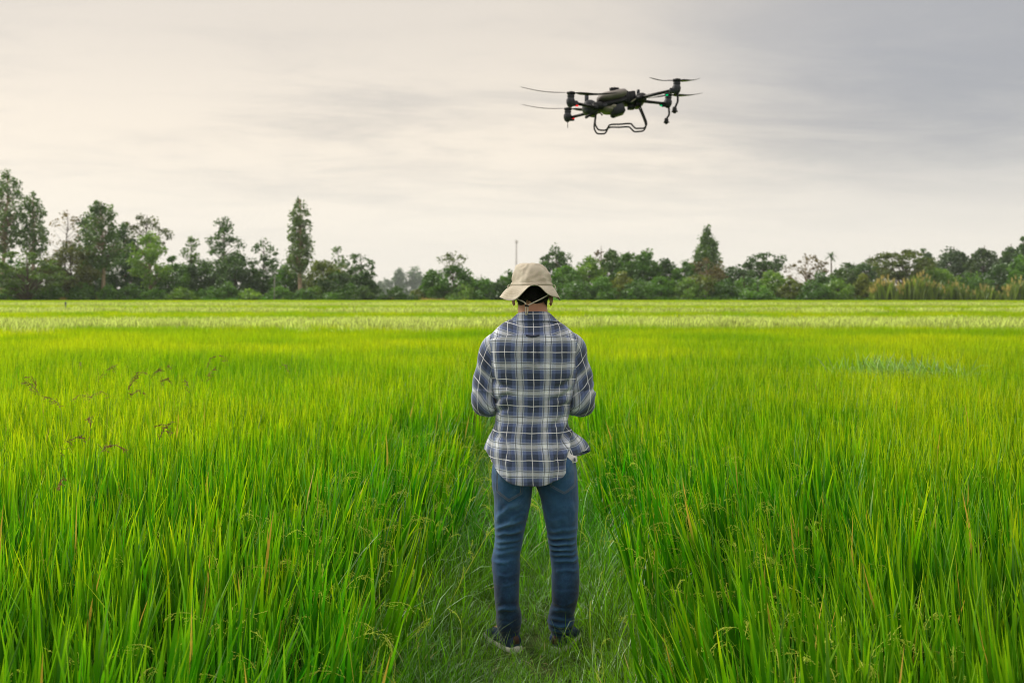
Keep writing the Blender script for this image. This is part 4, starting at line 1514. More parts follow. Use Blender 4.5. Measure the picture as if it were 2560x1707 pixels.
MAT['controller'] = simple('dark_plastic', (0.02, 0.02, 0.022), 0.4)


def plaid_mat():
    m, t = new_mat('plaid_flannel')
    out = t.n('ShaderNodeOutputMaterial'); p = t.n('ShaderNodeBsdfPrincipled'); t.link(p.outputs[0], out.inputs[0])
    uv = t.n('ShaderNodeUVMap'); uv.uv_map = 'UVMap'
    tc = t.n('ShaderNodeTexCoord')
    sep = t.n('ShaderNodeSeparateXYZ'); t.link(uv.outputs[0], sep.inputs[0])
    PER = 0.118
    slate, blue, grey = (0.038, 0.055, 0.100), (0.118, 0.164, 0.335), (0.58, 0.65, 0.77)
    lite = (0.82, 0.86, 0.92)
    lines, cols = [], []
    for k in (0, 1):
        v = sep.outputs[k]
        wob = t.noise(tc.outputs['Object'], 7, 2)
        v = t.math('ADD', v, t.math('MULTIPLY', t.math('SUBTRACT', wob, 0.5), 0.018))
        fr = t.math('FRACT', t.math('ADD', t.math('DIVIDE', v, PER), 100.0))
        st = [(0.0, slate), (0.205, slate), (0.240, blue), (0.340, blue), (0.365, grey), (0.45, grey), (0.46, lite), (0.54, lite), (0.55, grey), (0.635, grey), (0.660, blue), (0.760, blue), (0.795, slate), (1.0, slate)]
        cols.append(t.ramp(fr, st))
        def band(c, w, soft=0.006):
            d = t.math('ABSOLUTE', t.math('SUBTRACT', fr, c))
            return t.maprange(d, w, w + soft, 1, 0)
        # white line wraps at 0
        dw = t.math('MINIMUM', fr, t.math('SUBTRACT', 1.0, fr))
        white = t.maprange(dw, 0.010, 0.018, 1, 0)
        dark = t.math('MAXIMUM', band(0.400, 0.012), band(0.600, 0.012))
        lines.append((white, dark))
    base = t.mix(0.5, cols[0], cols[1])
    for w, d in lines:
        base = t.mix(t.math('MULTIPLY', d, 0.66), base, (0.02, 0.024, 0.036, 1))
    for (w, d), wf in zip(lines, (0.64, 0.74)):
        base = t.mix(t.math('MULTIPLY', w, wf), base, (0.88, 0.91, 0.98, 1))
    # brushed weave
    weave = t.n('ShaderNodeTexNoise'); t.link(uv.outputs[0], weave.inputs['Vector']); weave.inputs['Scale'].default_value = 420; weave.inputs['Detail'].default_value = 2
    n3 = t.noise(tc.outputs['Object'], 26, 3)
    kf = t.math('MULTIPLY', t.maprange(weave.outputs[0], 0.25, 0.75, 0.80, 1.20), t.maprange(n3, 0.3, 0.7, 0.93, 1.07))
    vm = t.n('ShaderNodeVectorMath', operation='SCALE'); t.link(base, vm.inputs[0]); t.link(kf, vm.inputs['Scale'])
    t.link(vm.outputs[0], p.inputs['Base Color'])
    p.inputs['Roughness'].default_value = 0.9; p.inputs['Specular IOR Level'].default_value = 0.15
    p.inputs['Sheen Weight'].default_value = 0.25; p.inputs['Sheen Roughness'].default_value = 0.6
    b = t.n('ShaderNodeBump'); b.inputs['Strength'].default_value = 0.35; b.inputs['Distance'].default_value = 0.004
    t.link(t.math('ADD', t.math('MULTIPLY', weave.outputs[0], 0.3), t.noise(tc.outputs['Object'], 38, 4, 0.55)), b.inputs['Height']); t.link(b.outputs[0], p.inputs['Normal'])
    return m


def denim_mat():
    m, t = new_mat('blue_denim')
    out = t.n('ShaderNodeOutputMaterial'); p = t.n('ShaderNodeBsdfPrincipled'); t.link(p.outputs[0], out.inputs[0])
    tc = t.n('ShaderNodeTexCoord')
    o = tc.outputs['Object']
    w = t.n('ShaderNodeAttribute'); w.attribute_name = 'wear'
    n1 = t.noise(o, 7, 4, 0.6); n2 = t.noise(o, 45, 4, 0.65)
    f = t.math('ADD', t.math('MULTIPLY', w.outputs['Fac'], 0.75), t.math('MULTIPLY', t.math('SUBTRACT', n1, 0.5), 0.55))
    f = t.math('ADD', f, t.math('MULTIPLY', t.math('SUBTRACT', n2, 0.5), 0.35), clamp=True)
    col = t.ramp(f, [(0.0, (0.006, 0.022, 0.062)), (0.35, (0.027, 0.090, 0.205)), (0.7, (0.100, 0.220, 0.375)), (1.0, (0.38, 0.51, 0.62))])
    # twill threads
    mp = t.n('ShaderNodeMapping'); t.link(o, mp.inputs[0]); mp.inputs['Scale'].default_value = (900, 900, 160)
    tw = t.noise(mp.outputs[0], 1.0, 2)
    vm = t.n('ShaderNodeVectorMath', operation='SCALE'); t.link(col, vm.inputs[0]); t.link(t.maprange(tw, 0.3, 0.7, 0.72, 1.3), vm.inputs['Scale'])
    t.link(vm.outputs[0], p.inputs['Base Color'])
    p.inputs['Roughness'].default_value = 0.85; p.inputs['Specular IOR Level'].default_value = 0.2
    p.inputs['Sheen Weight'].default_value = 0.2
    b = t.n('ShaderNodeBump'); b.inputs['Strength'].default_value = 0.4; b.inputs['Distance'].default_value = 0.004
    t.link(t.math('ADD', t.math('MULTIPLY', tw, 0.25), t.noise(o, 60, 4)), b.inputs['Height']); t.link(b.outputs[0], p.inputs['Normal'])
    return m


def hat_mat():
    m, t = new_mat('khaki_cotton')
    out = t.n('ShaderNodeOutputMaterial'); p = t.n('ShaderNodeBsdfPrincipled'); t.link(p.outputs[0], out.inputs[0])
    tc = t.n('ShaderNodeTexCoord'); o = tc.outputs['Object']
    uv = t.n('ShaderNodeUVMap'); uv.uv_map = 'UVMap'
    sep = t.n('ShaderNodeSeparateXYZ'); t.link(uv.outputs[0], sep.inputs[0])
    n1 = t.noise(o, 14, 4, 0.6); n2 = t.noise(o, 240, 3)
    col = t.ramp(t.math('ADD', t.math('MULTIPLY', n1, 0.7), t.math('MULTIPLY', n2, 0.3)), [(0.34, (0.40, 0.355, 0.275)), (0.5, (0.54, 0.495, 0.41)), (0.66, (0.64, 0.595, 0.505))])
    t.link(col, p.inputs['Base Color']); p.inputs['Roughness'].default_value = 0.9; p.inputs['Specular IOR Level'].default_value = 0.15
    # rows of stitching run round the brim (v > 1)
    st = t.math('SINE', t.math('MULTIPLY', sep.outputs[1], 2 * math.pi * 7))
    onb = t.math('GREATER_THAN', sep.outputs[1], 1.02)
    h = t.math('ADD', t.math('MULTIPLY', t.math('MULTIPLY', st, onb), 0.22), t.math('ADD', t.math('MULTIPLY', n2, 0.25), t.noise(o, 55, 4)))
    b = t.n('ShaderNodeBump'); b.inputs['Strength'].default_value = 0.45; b.inputs['Distance'].default_value = 0.004
    t.link(h, b.inputs['Height']); t.link(b.outputs[0], p.inputs['Normal'])
    return m


MAT['plaid'] = plaid_mat(); MAT['denim'] = denim_mat(); MAT['hat'] = hat_mat()


def z1(zx, zy):   # shirt close-up pixels -> local x, z
    return ((zx - 480) * 0.000681, 1.7922 - 0.000681 * zy)


def z8(zx, zy):   # jeans close-up pixels
    return ((zx - 499) * 0.000655, 0.9022 - 0.000655 * zy)


PERSON_LOC = (0.0955, 4.46, 0.0)
HEAD_C = np.array([-0.004, 0.035, 1.612])
HEAD_T = rotx(R(-24))     # bowed forward


def add_ellipsoid(g, c, rr, rot=None, n=16, m=10):
    ph = np.linspace(0, math.pi, m)
    prof = np.stack([np.sin(ph), -np.cos(ph)], 1)
    th = np.linspace(0, 2 * math.pi, n, endpoint=False)
    V = np.stack([prof[:, 0][:, None] * np.cos(th) * rr[0], prof[:, 0][:, None] * np.sin(th) * rr[1], np.repeat(prof[:, 1][:, None], n, 1) * rr[2]], 2).reshape(-1, 3)
    if rot is not None: V = V @ np.asarray(rot).T
    g.add(V + np.asarray(c), grid_faces(m, n, True))


ARM = {}
for sgn in (-1, 1):
    ARM[sgn] = np.array([(0.095 * sgn, 0.000, 1.388), (0.138 * sgn, 0.006, 1.387), (0.168 * sgn, 0.016, 1.358), (0.184 * sgn, 0.026, 1.30), (0.198 * sgn, 0.030, 1.245), (0.214 * sgn, 0.014, 1.165), (0.219 * sgn, 0.002, 1.125),
                         (0.208 * sgn, 0.030, 1.108), (0.178 * sgn, 0.105, 1.108), (0.128 * sgn, 0.205, 1.125), (0.088 * sgn, 0.275, 1.145)])

LEG_EDGE = {
    -1: [(150, 214, 500), (220, 215, 497), (300, 225, 490), (400, 228, 470), (500, 232, 447), (600, 238, 427), (700, 226, 408), (745, 216, 405), (800, 220, 403), (900, 230, 400), (1000, 238, 397), (1080, 245, 402), (1140, 247, 414), (1200, 252, 412), (1250, 268, 402), (1310, 282, 398)],
    1: [(150, 500, 800), (220, 518, 806), (300, 545, 808), (400, 565, 808), (500, 583, 801), (600, 600, 796), (700, 615, 800), (745, 622, 806), (800, 628, 812), (900, 630, 812), (1000, 630, 801), (1050, 632, 789), (1100, 618, 772), (1150, 605, 777), (1200, 608, 774), (1250, 622, 758), (1310, 632, 728)],
}


def leg_rings(sgn):
    E = np.array(LEG_EDGE[sgn], float)
    z = 0.9022 - 0.000655 * E[:, 0]
    xl = (E[:, 1] - 499) * 0.000655; xr = (E[:, 2] - 499) * 0.000655
    cx = (xl + xr) / 2; hw = (xr - xl) / 2 * np.interp(z, [0.1, 0.2, 0.4, 0.55], [1.07, 1.07, 1.05, 1.0])
    yy = np.interp(z, [0.0, 0.1, 0.25, 0.42, 0.6, 0.85], [0.045, 0.035, 0.005, 0.020, 0.0, -0.005])
    ry = hw * np.interp(z, [0, 0.1, 0.3, 0.45, 0.7, 0.85], [1.1, 1.15, 1.15, 1.08, 1.10, 1.15])
    return np.stack([cx, yy, z], 1), hw, ry


def build_person():
    # ---- body: one continuous surface
    g = Geo()
    hz = np.array([-0.118, -0.112, -0.095, -0.07, -0.04, 0.0, 0.04, 0.075, 0.10, 0.115, 0.119])
    hx = np.array([0.012, 0.030, 0.045, 0.056, 0.066, 0.073, 0.076, 0.068, 0.050, 0.026, 0.004])
    hf = np.array([0.070, 0.086, 0.092, 0.090, 0.088, 0.086, 0.088, 0.080, 0.058, 0.030, 0.004])    # face side (+y)
    hb = np.array([-0.040, -0.012, 0.012, 0.045, 0.078, 0.096, 0.099, 0.088, 0.062, 0.032, 0.004])  # back side
    n = 28
    th = np.linspace(0, 2 * math.pi, n, endpoint=False)
    V = []
    for k in range(len(hz)):
        cy = (hf[k] - hb[k]) / 2; ry = (hf[k] + hb[k]) / 2
        V.append(np.stack([hx[k] * np.cos(th), cy + ry * np.sin(th), np.full(n, hz[k])], 1))
    V = np.concatenate(V)
    V = np.concatenate([V, [[0, 0.055, -0.119], [0, 0, 0.12]]])
    nr = len(hz)
    j = np.arange(n); j2 = (j + 1) % n
    g.add(V @ HEAD_T.T + HEAD_C, grid_faces(nr, n, True))
    g.F.append(np.concatenate([np.stack([j2, j, np.full(n, nr * n)], 1), np.stack([(nr - 1) * n + j, (nr - 1) * n + j2, np.full(n, nr * n + 1)], 1)])); g.M.append(np.zeros(2 * n))
    def H(p): return np.asarray(p) @ HEAD_T.T + HEAD_C
    add_ellipsoid(g, H((0, 0.098, -0.022)), (0.016, 0.020, 0.022), HEAD_T)      # nose
    add_ellipsoid(g, H((0, 0.090, 0.004)), (0.009, 0.012, 0.026), HEAD_T)       # bridge
    add_ellipsoid(g, H((0, 0.084, 0.024)), (0.052, 0.014, 0.010), HEAD_T)       # brow
    add_ellipsoid(g, H((0, 0.086, -0.060)), (0.024, 0.012, 0.006), HEAD_T)      # lips
    add_ellipsoid(g, H((0, 0.085, -0.071)), (0.020, 0.012, 0.006), HEAD_T)
    add_ellipsoid(g, H((0, 0.078, -0.098)), (0.026, 0.016, 0.016), HEAD_T)      # chin
    for s in (-1, 1):
        rt = HEAD_T @ rotz(R(-20 * s)) @ rotx(R(-8))
        c = H((s * 0.080, 0.000, -0.030))
        add_ellipsoid(g, c + np.array([s * 0.005, -0.002, 0.004]), (0.0075, 0.021, 0.033), rt)   # ear shell
        add_ellipsoid(g, c + np.array([s * 0.003, 0.004, -0.024]), (0.007, 0.010, 0.012), rt)     # lobe
        add_ellipsoid(g, H((s * 0.032, 0.078, 0.008)), (0.014, 0.010, 0.009), HEAD_T)              # eyelids
    def tb(P, rad, k=16):
        P = interp_path(P, max(8, len(P) * 4)); rad = interp_path(np.asarray(rad, float).reshape(len(rad), -1), len(P))
        if rad.shape[1] == 1: rad = rad[:, 0]
        add_tube(g, P, rad, k)
    tb([(0, -0.005, 1.42), (0, 0.005, 1.49), (-0.003, 0.018, 1.545), (-0.004, 0.030, 1.59)], [(0.072, 0.085), (0.060, 0.071), (0.058, 0.066), (0.060, 0.062)])  # (depth, width)
    tb([(0, 0.0, 0.80), (0, 0, 0.90), (0, 0, 1.05), (0, -0.005, 1.20), (0, -0.008, 1.33), (0, -0.003, 1.40), (0, 0, 1.44)],
       [(0.088, 0.135), (0.092, 0.145), (0.085, 0.128), (0.092, 0.138), (0.092, 0.150), (0.078, 0.140), (0.055, 0.09)], 20)
    for s in (-1, 1):
        A = ARM[s]
        tb(A, [0.045, 0.048, 0.050, 0.048, 0.045, 0.040, 0.039, 0.041, 0.040, 0.033, 0.027])
        # hand closed round the grip of a controller
        w = A[-1]
        fwd = np.array([-s * 0.42, 0.88, 0.05]); fwd /= np.linalg.norm(fwd)
        inw = np.array([-s, 0, 0]); inw = inw - fwd * inw.dot(fwd); inw /= np.linalg.norm(inw)
        up = np.cross(fwd, inw) * (-s) * -1
        up = np.array([0, 0, 1.0]) - fwd * fwd[2]; up /= np.linalg.norm(up)
        palm_c = w + fwd * 0.045
        tb([w - fwd * 0.01, w + fwd * 0.03, w + fwd * 0.075, w + fwd * 0.092], [(0.022, 0.026), (0.017, 0.034), (0.016, 0.040), (0.010, 0.034)], 12)
        for q in range(4):
            b = w + fwd * (0.085 + 0.004 * (1.5 - abs(q - 1.5))) + up * (0.030 - 0.020 * q)
            Ls = [0.028, 0.032, 0.030, 0.024][q]
            p1 = b + fwd * Ls * 0.8 + inw * Ls * 0.6
            p2 = p1 + inw * Ls * 0.95 + fwd * Ls * 0.05
            p3 = p2 + inw * Ls * 0.3 - fwd * Ls * 0.65
            tb([b - fwd * 0.02, b, p1, p2, p3], [0.0092, 0.0092, 0.0085, 0.0078, 0.0065], 8)
        t0 = w + fwd * 0.022 + up * 0.022
        tb([t0, t0 + up * 0.022 + inw * 0.018 + fwd * 0.015, t0 + up * 0.030 + inw * 0.040 + fwd * 0.028, t0 + up * 0.028 + inw * 0.060 + fwd * 0.036], [0.012, 0.0115, 0.010, 0.0078], 8)
        # leg and foot
        c, hw, ry = leg_rings(s)
        tb(np.concatenate([c[1::2], [[c[-1][0], 0.045, 0.035]]]), np.stack([np.append(ry[1::2] * 0.72, 0.036), np.append(hw[1::2] * 0.74, 0.032)], 1), 14)
        fa = R(24) * s
        fd = np.array([math.sin(fa), math.cos(fa), 0])
        a = np.array([c[-1][0], 0.045, 0.0])
        tb([a - fd * 0.045 + [0, 0, 0.035], a + fd * 0.02 + [0, 0, 0.045], a + fd * 0.10 + [0, 0, 0.04], a + fd * 0.18 + [0, 0, 0.028]], [(0.028, 0.026), (0.034, 0.036), (0.026, 0.038), (0.014, 0.026)], 12)
    me = voxel('person', g, 0.0052, 5)
    me.materials.append(MAT['skin'])
    person = bpy.data.objects.new('person', me); C.objects.link(person)
    person.location = PERSON_LOC
    tag(person, 'man seen from behind in khaki sun hat, plaid shirt and jeans standing on the path', 'person')

    # ---- hair
    g = Geo()
    r = np.random.default_rng(3)
    nph, nth = 26, 48
    rows = []
    zt = np.linspace(0.119, -0.092, nph)
    for k, z in enumerate(zt):
        hxk = np.interp(z, hz, hx) + 0.008; hbk = np.interp(z, hz, hb) + 0.006; hfk = np.interp(z, hz, hf) + 0.004
        if z > 0.119: hxk, hbk, hfk = 0.004, 0.004, 0.004
        thh = np.linspace(0, 2 * math.pi, nth, endpoint=False)   # 0 at +x, -90 deg at the back
        cy = (hfk - hbk) / 2; ry = (hfk + hbk) / 2
        fr = 0.5 - 0.5 * np.sin(thh)          # 1 at back, 0 at face
        zlow = np.where(np.sin(thh) > 0.25, 0.055, np.where(np.sin(thh) > -0.25, -0.010, -0.072 - 0.012 * np.cos(thh * 5)))
        zz = np.maximum(z, zlow + 0.004 * r.normal(size=nth))
        rows.append(np.stack([hxk * np.cos(thh), cy + ry * np.sin(thh), zz], 1))
    V = np.concatenate(rows)
    V = V + 0.0025 * vnoise(V, 130, 4)[:, None] * np.array([1, 1, 0.3])
    g.add(H(V), grid_faces(nph, nth, True))
    # strands that break up the hairline
    ns = 2600
    thh = r.random(ns) * math.pi + math.pi
    zs = r.random(ns) ** 0.7 * 0.12 - 0.062
    px = (np.interp(zs, hz, hx) + 0.0085) * np.cos(thh)
    cyv = (np.interp(zs, hz, hf) - np.interp(zs, hz, hb)) / 2; ryv = (np.interp(zs, hz, hf) + np.interp(zs, hz, hb)) / 2 + 0.0085
    py = cyv + ryv * np.sin(thh)
    ok = np.sin(thh) < -0.2
    base = np.stack([px, py, zs], 1)[ok]; nrm = np.stack([np.cos(thh), np.sin(thh), 0 * thh], 1)[ok]
    m = len(base)
    L = 0.013 + 0.010 * r.random(m)
    tip = base + nrm * 0.0015 + np.stack([r.normal(0, 0.004, m), r.normal(0, 0.002, m) + 0.004, -L], 1)
    sd = np.stack([-nrm[:, 1], nrm[:, 0], 0 * L], 1) * 0.0012
    V = np.stack([base - sd, base + sd, tip], 1).reshape(-1, 3)
    g.add(H(V), np.arange(3 * m).reshape(-1, 3))
    obj('hair', g, MAT['hair'], person)

    # ---- jeans
    g = Geo()
    for s in (-1, 1):
        c, hw, ry = leg_rings(s)
        P = interp_path(c, 60); rr = interp_path(np.stack([ry, hw], 1), 60)
        top = np.array([[c[0][0] * 0.92, 0, 0.86]])
        P = np.concatenate([top, P]); rr = np.concatenate([rr[:1] * [[1, 0.95]], rr])
        add_tube(g, P, rr, 28)
    Z = np.array([0.755, 0.78, 0.82, 0.86, 0.90, 0.95, 0.985])
    cxs = np.array([0.004, 0.004, 0.004, 0.003, 0.002, 0, 0])
    rx = np.array([0.150, 0.178, 0.188, 0.183, 0.168, 0.145, 0.135]); rb = np.array([0.06, 0.092, 0.118, 0.124, 0.120, 0.108, 0.100])
    add_tube(g, interp_path(np.stack([cxs, np.full(7, -0.004), Z], 1), 30), interp_path(np.stack([rb, rx], 1), 30), 36)
    add_ellipsoid(g, (-0.085, -0.055, 0.835), (0.085, 0.075, 0.095)); add_ellipsoid(g, (0.092, -0.055, 0.835), (0.085, 0.075, 0.095))
    me = voxel('jeans', g, 0.0048, 3)
    V = get_co(me); N = get_no(me)
    def L8(pts, a, w): return ([z8(*q) for q in pts], a, w)
    fl = [L8([(236, 525), (330, 475), (445, 445)], 0.0075, 0.011), L8([(240, 560), (340, 545), (425, 520)], 0.008, 0.009), L8([(238, 608), (330, 600), (428, 588)], 0.009, 0.009),
          L8([(236, 648), (320, 640), (420, 628)], 0.009, 0.009), L8([(230, 690), (330, 680), (412, 662)], 0.010, 0.010), L8([(222, 735), (320, 742), (408, 722)], 0.008, 0.009),
          L8([(262, 820), (330, 828), (402, 812)], 0.004, 0.008), L8([(290, 910), (400, 885)], 0.003, 0.008), L8([(245, 1085), (300, 1058), (370, 1052), (402, 1090)], 0.008, 0.010),
          L8([(250, 1180), (330, 1165), (412, 1182)], 0.010, 0.010), L8([(255, 1225), (340, 1205), (410, 1218)], 0.009, 0.009), L8([(245, 1140), (320, 1130), (412, 1140)], 0.006, 0.009),
          L8([(270, 1265), (340, 1250), (400, 1262)], 0.007, 0.008),
          L8([(236, 440), (330, 360), (440, 330)], 0.006, 0.014), L8([(250, 330), (262, 420), (240, 500)], 0.005, 0.012), L8([(320, 480), (360, 440), (452, 400)], 0.004, 0.010), L8([(455, 300), (470, 360), (440, 440)], 0.005, 0.012),
          L8([(605, 520), (700, 500), (800, 522)], 0.008, 0.010), L8([(600, 575), (700, 568), (797, 580)], 0.009, 0.009), L8([(606, 620), (700, 614), (797, 626)], 0.010, 0.009),
          L8([(612, 660), (710, 655), (797, 667)], 0.010, 0.009), L8([(618, 702), (720, 690), (802, 700)], 0.009, 0.009), L8([(628, 740), (720, 732), (806, 738)], 0.008, 0.009),
          L8([(640, 800), (730, 795), (812, 800)], 0.004, 0.008), L8([(632, 935), (720, 930), (800, 940)], 0.003, 0.008), L8([(640, 1022), (720, 1030), (800, 985)], 0.005, 0.010),
          L8([(620, 1088), (680, 1058), (740, 1066), (776, 1110)], 0.009, 0.011), L8([(606, 1165), (680, 1188), (778, 1165)], 0.011, 0.011), L8([(612, 1215), (690, 1228), (772, 1205)], 0.009, 0.010), L8([(610, 1130), (690, 1132), (776, 1140)], 0.006, 0.009),
          L8([(628, 1265), (690, 1258), (750, 1262)], 0.006, 0.008),
          L8([(575, 450), (680, 432), (790, 475)], 0.006, 0.012), L8([(740, 330), (775, 400), (768, 480)], 0.006, 0.011), L8([(560, 350), (585, 430), (600, 500)], 0.005, 0.012)]
    wp_ = V[:, [0, 2]] + np.stack([0.006 * vnoise(V, 40, 61), 0.010 * vnoise(V, 26, 62) + 0.004 * vnoise(V, 70, 63)], 1)
    f = 1.7 * folds(wp_, fl) * np.clip(0.75 + 0.75 * vnoise(V, 24, 64), 0.05, 1.6)
    back = np.clip((0.05 - V[:, 1]) / 0.06, 0, 1)
    f = f * (0.55 + 0.45 * back) + 0.0016 * vnoise(V, 60, 9) + 0.0022 * vnoise(V, 22, 10)
    V2 = V + N * f[:, None]
    set_co(me, V2)
    legmid = np.exp(-((V[:, 2] - 0.62) / 0.16) ** 2) * 0.55 + np.exp(-((V[:, 2] - 0.44) / 0.10) ** 2) * 0.35 + np.exp(-((V[:, 2] - 0.83) / 0.07) ** 2) * 0.35
    wear = np.clip(0.06 + 0.50 * legmid + 0.10 * np.clip((V[:, 2] - 0.2) / 0.3, 0, 1) + f * 34, 0, 1)
    set_attr(me, 'wear', wear, 'POINT')
    me.materials.clear()
    jeans = obj('jeans', me, MAT['denim'], person)
    # back pockets lie on the cloth; outline from the photo, wrapped on the surface
    bvh = BVHTree.FromObject(jeans, bpy.context.evaluated_depsgraph_get())
    def on(x, z, off):
        hit = bvh.ray_cast(Vector((x, -1, z)), Vector((0, 1, 0)))
        if hit[0] is None: return np.array([x, -0.08, z])
        return np.array(hit[0]) + np.array(hit[1]) * off
    for poly in ([(245, 60), (432, 70), (427, 268), (332, 322), (240, 258)], [(590, 40), (780, 30), (788, 222), (702, 272), (600, 214)]):
        pl = np.array([z8(*q) for q in poly])
        tl, tr_, br_, bt, bl = pl
        nu, nv = 18, 20
        V = []
        for v in np.linspace(0, 1, nv):
            for u in np.linspace(0, 1, nu):
                topp = tl * (1 - u) + tr_ * u
                low = (bl * (1 - 2 * u) + bt * 2 * u) if u < 0.5 else (bt * (2 - 2 * u) + br_ * (2 * u - 1))
                q = topp * (1 - v) + low * v
                e = min(u, 1 - u, v, 1 - v)
                V.append(on(q[0], q[1], 0.0005 + 0.0022 * min(1, e * 12)))
        me = mesh_arrays('back_pocket', np.array(V), [grid_faces(nv, nu)])
        set_attr(me, 'wear', np.full(len(V), 0.42), 'POINT')
        pk = obj('back_pocket', me, MAT['denim'], jeans)
        for ins in (0.006, 0.012):
            c = pl.mean(0)
            path = []
            q = [p + (c - p) / np.linalg.norm(c - p) * ins * 1.3 for p in (tl, bl, bt, br_, tr_)]
            for a, b in zip(q[:-1], q[1:]):
                for u in np.linspace(0, 1, 10, endpoint=False): path.append(on(*(a * (1 - u) + b * u), 0.0030))
            path.append(on(*q[-1], 0.0030))
            st = obj('stitching', add_tube(Geo(), np.array(path), 0.0008, 4), MAT['stitch'], jeans)

    # ---- white undershirt showing under the shirt
    g = Geo()
    Z = np.array([0.860, 0.885, 0.910, 1.00, 1.2, 1.35, 1.43])
    rx = np.array([0.1935, 0.1915, 0.168, 0.132, 0.145, 0.150, 0.11]); rb = np.array([0.128, 0.127, 0.118, 0.096, 0.100, 0.098, 0.07])
    P = interp_path(np.stack([np.array([0.005] * 7), np.full(7, -0.002), Z], 1), 40)
    V, F, tri = tube(P, interp_path(np.stack([rb, rx], 1), 40), 60, cap=False)
    V = V + 0.0035 * vnoise(V, 45, 2)[:, None] * np.array([1, 1, 0.5])
    obj('undershirt', Geo().add(V, F), MAT['tee'], person)

    # ---- shirt
    TZ = np.array([0.74, 0.80, 0.85, 0.90, 0.97, 1.04, 1.11, 1.25, 1.35, 1.40, 1.43, 1.4517, 1.470, 1.489, 1.50, 1.515])
    XL = -np.array([0.178, 0.182, 0.185, 0.188, 0.182, 0.170, 0.170, 0.196, 0.205, 0.202, 0.186, 0.165, 0.143, 0.115, 0.086, 0.070])
    XR = np.array([0.172, 0.175, 0.177, 0.176, 0.166, 0.158, 0.167, 0.192, 0.203, 0.202, 0.187, 0.167, 0.146, 0.116, 0.084, 0.068])
    DB = np.array([0.164, 0.166, 0.163, 0.156, 0.136, 0.120, 0.116, 0.122, 0.124, 0.117, 0.110, 0.103, 0.095, 0.085, 0.076, 0.070])
    DF = np.array([0.125, 0.125, 0.125, 0.12, 0.118, 0.115, 0.115, 0.118, 0.115, 0.105, 0.096, 0.088, 0.078, 0.066, 0.058, 0.052])
    def sm(x, a, b):
        u = np.clip((x - a) / (b - a), 0, 1); return u * u * (3 - 2 * u)
    def torso(Zv, ph):
        xl = np.interp(Zv, TZ, XL); xr = np.interp(Zv, TZ, XR); db = np.interp(Zv, TZ, DB); df = np.interp(Zv, TZ, DF)
        frontness = sm(np.abs(ph), R(70), R(112))
        flare = 1 - sm(Zv, 0.90, 1.03)
        xl = xl - frontness * flare * 0.050; xr = xr + frontness * flare * 0.100
        s, c = np.sin(ph), np.cos(ph)
        ex = 0.80
        sx = np.sign(s) * np.abs(s) ** ex; cy = np.sign(c) * np.abs(c) ** ex
        cx = (xl + xr) / 2; hw = (xr - xl) / 2
        # back panel keeps its own centre when the front flares
        x = cx + hw * sx
        d = np.where(c > 0, db, df + 0.03 * frontness * flare)
        y = 0.012 * sm(Zv, 1.42, 1.50) - d * cy
        return np.stack([x, y, Zv], -1)
    PH = np.array([-165, -140, -110, -97, -86, -68, -52, -40, -25, -10, 0, 12, 23, 40, 57, 72, 86, 100, 116, 140, 165.0])
    HEM = np.array([0.90, 0.895, 0.900, 0.908, 0.898, 0.852, 0.815, 0.793, 0.776, 0.768, 0.766, 0.770, 0.781, 0.803, 0.834, 0.872, 0.900, 0.902, 0.884, 0.856, 0.86])
    nc, nr_ = 230, 190
    ph = np.linspace(R(-165), R(165), nc)
    hem = np.interp(np.degrees(ph), PH, HEM)
    hem = hem + 0.008 * np.clip(np.cos(ph), 0, 1)
    for _ in range(12): hem[1:-1] = 0.25 * hem[:-2] + 0.5 * hem[1:-1] + 0.25 * hem[2:]
    ztop = 1.500 + 0.006 * np.cos(ph)
    def shirt_lines():
        def L1(pts, a, w): return ([z1(*q) for q in pts], a, w)
        return [L1([(474, 566), (476, 660), (482, 770)], -0.010, 0.010), L1([(440, 566), (436, 690)], -0.004, 0.007), L1([(508, 570), (520, 700)], -0.004, 0.007), L1([(492, 570), (500, 740)], 0.004, 0.008),
                L1([(728, 1080), (665, 1220), (612, 1370)], 0.012, 0.014), L1([(738, 1110), (700, 1230), (668, 1310)], -0.010, 0.012), L1([(705, 1160), (722, 1260), (700, 1370)], 0.009, 0.012), L1([(690, 1060), (600, 1130), (540, 1160)], 0.006, 0.014),
                L1([(215, 1000), (290, 940), (350, 930)], 0.006, 0.012), L1([(232, 1060), (320, 1010)], 0.007, 0.012), L1([(228, 1150), (290, 1230), (310, 1330)], 0.008, 0.014),
                L1([(745, 810), (670, 870), (600, 890)], 0.006, 0.013), L1([(735, 895), (650, 950), (570, 960)], 0.006, 0.012), L1([(725, 985), (650, 1010)], 0.006, 0.011), L1([(205, 820), (260, 870), (330, 880)], 0.006, 0.012), L1([(202, 610), (216, 760), (222, 860)], 0.007, 0.012), L1([(775, 620), (755, 740), (735, 820)], 0.007, 0.012),
                L1([(380, 1180), (390, 1330), (380, 1490)], 0.005, 0.020), L1([(560, 1150), (545, 1320), (550, 1490)], -0.005, 0.018), L1([(460, 1250), (470, 1490)], 0.004, 0.02), L1([(300, 1330), (340, 1460)], -0.005, 0.016), L1([(640, 1350), (620, 1460)], 0.006, 0.014), L1([(420, 760), (400, 900), (410, 1010)], 0.004, 0.022), L1([(560, 780), (590, 900)], 0.004, 0.02)]
    SL = shirt_lines()
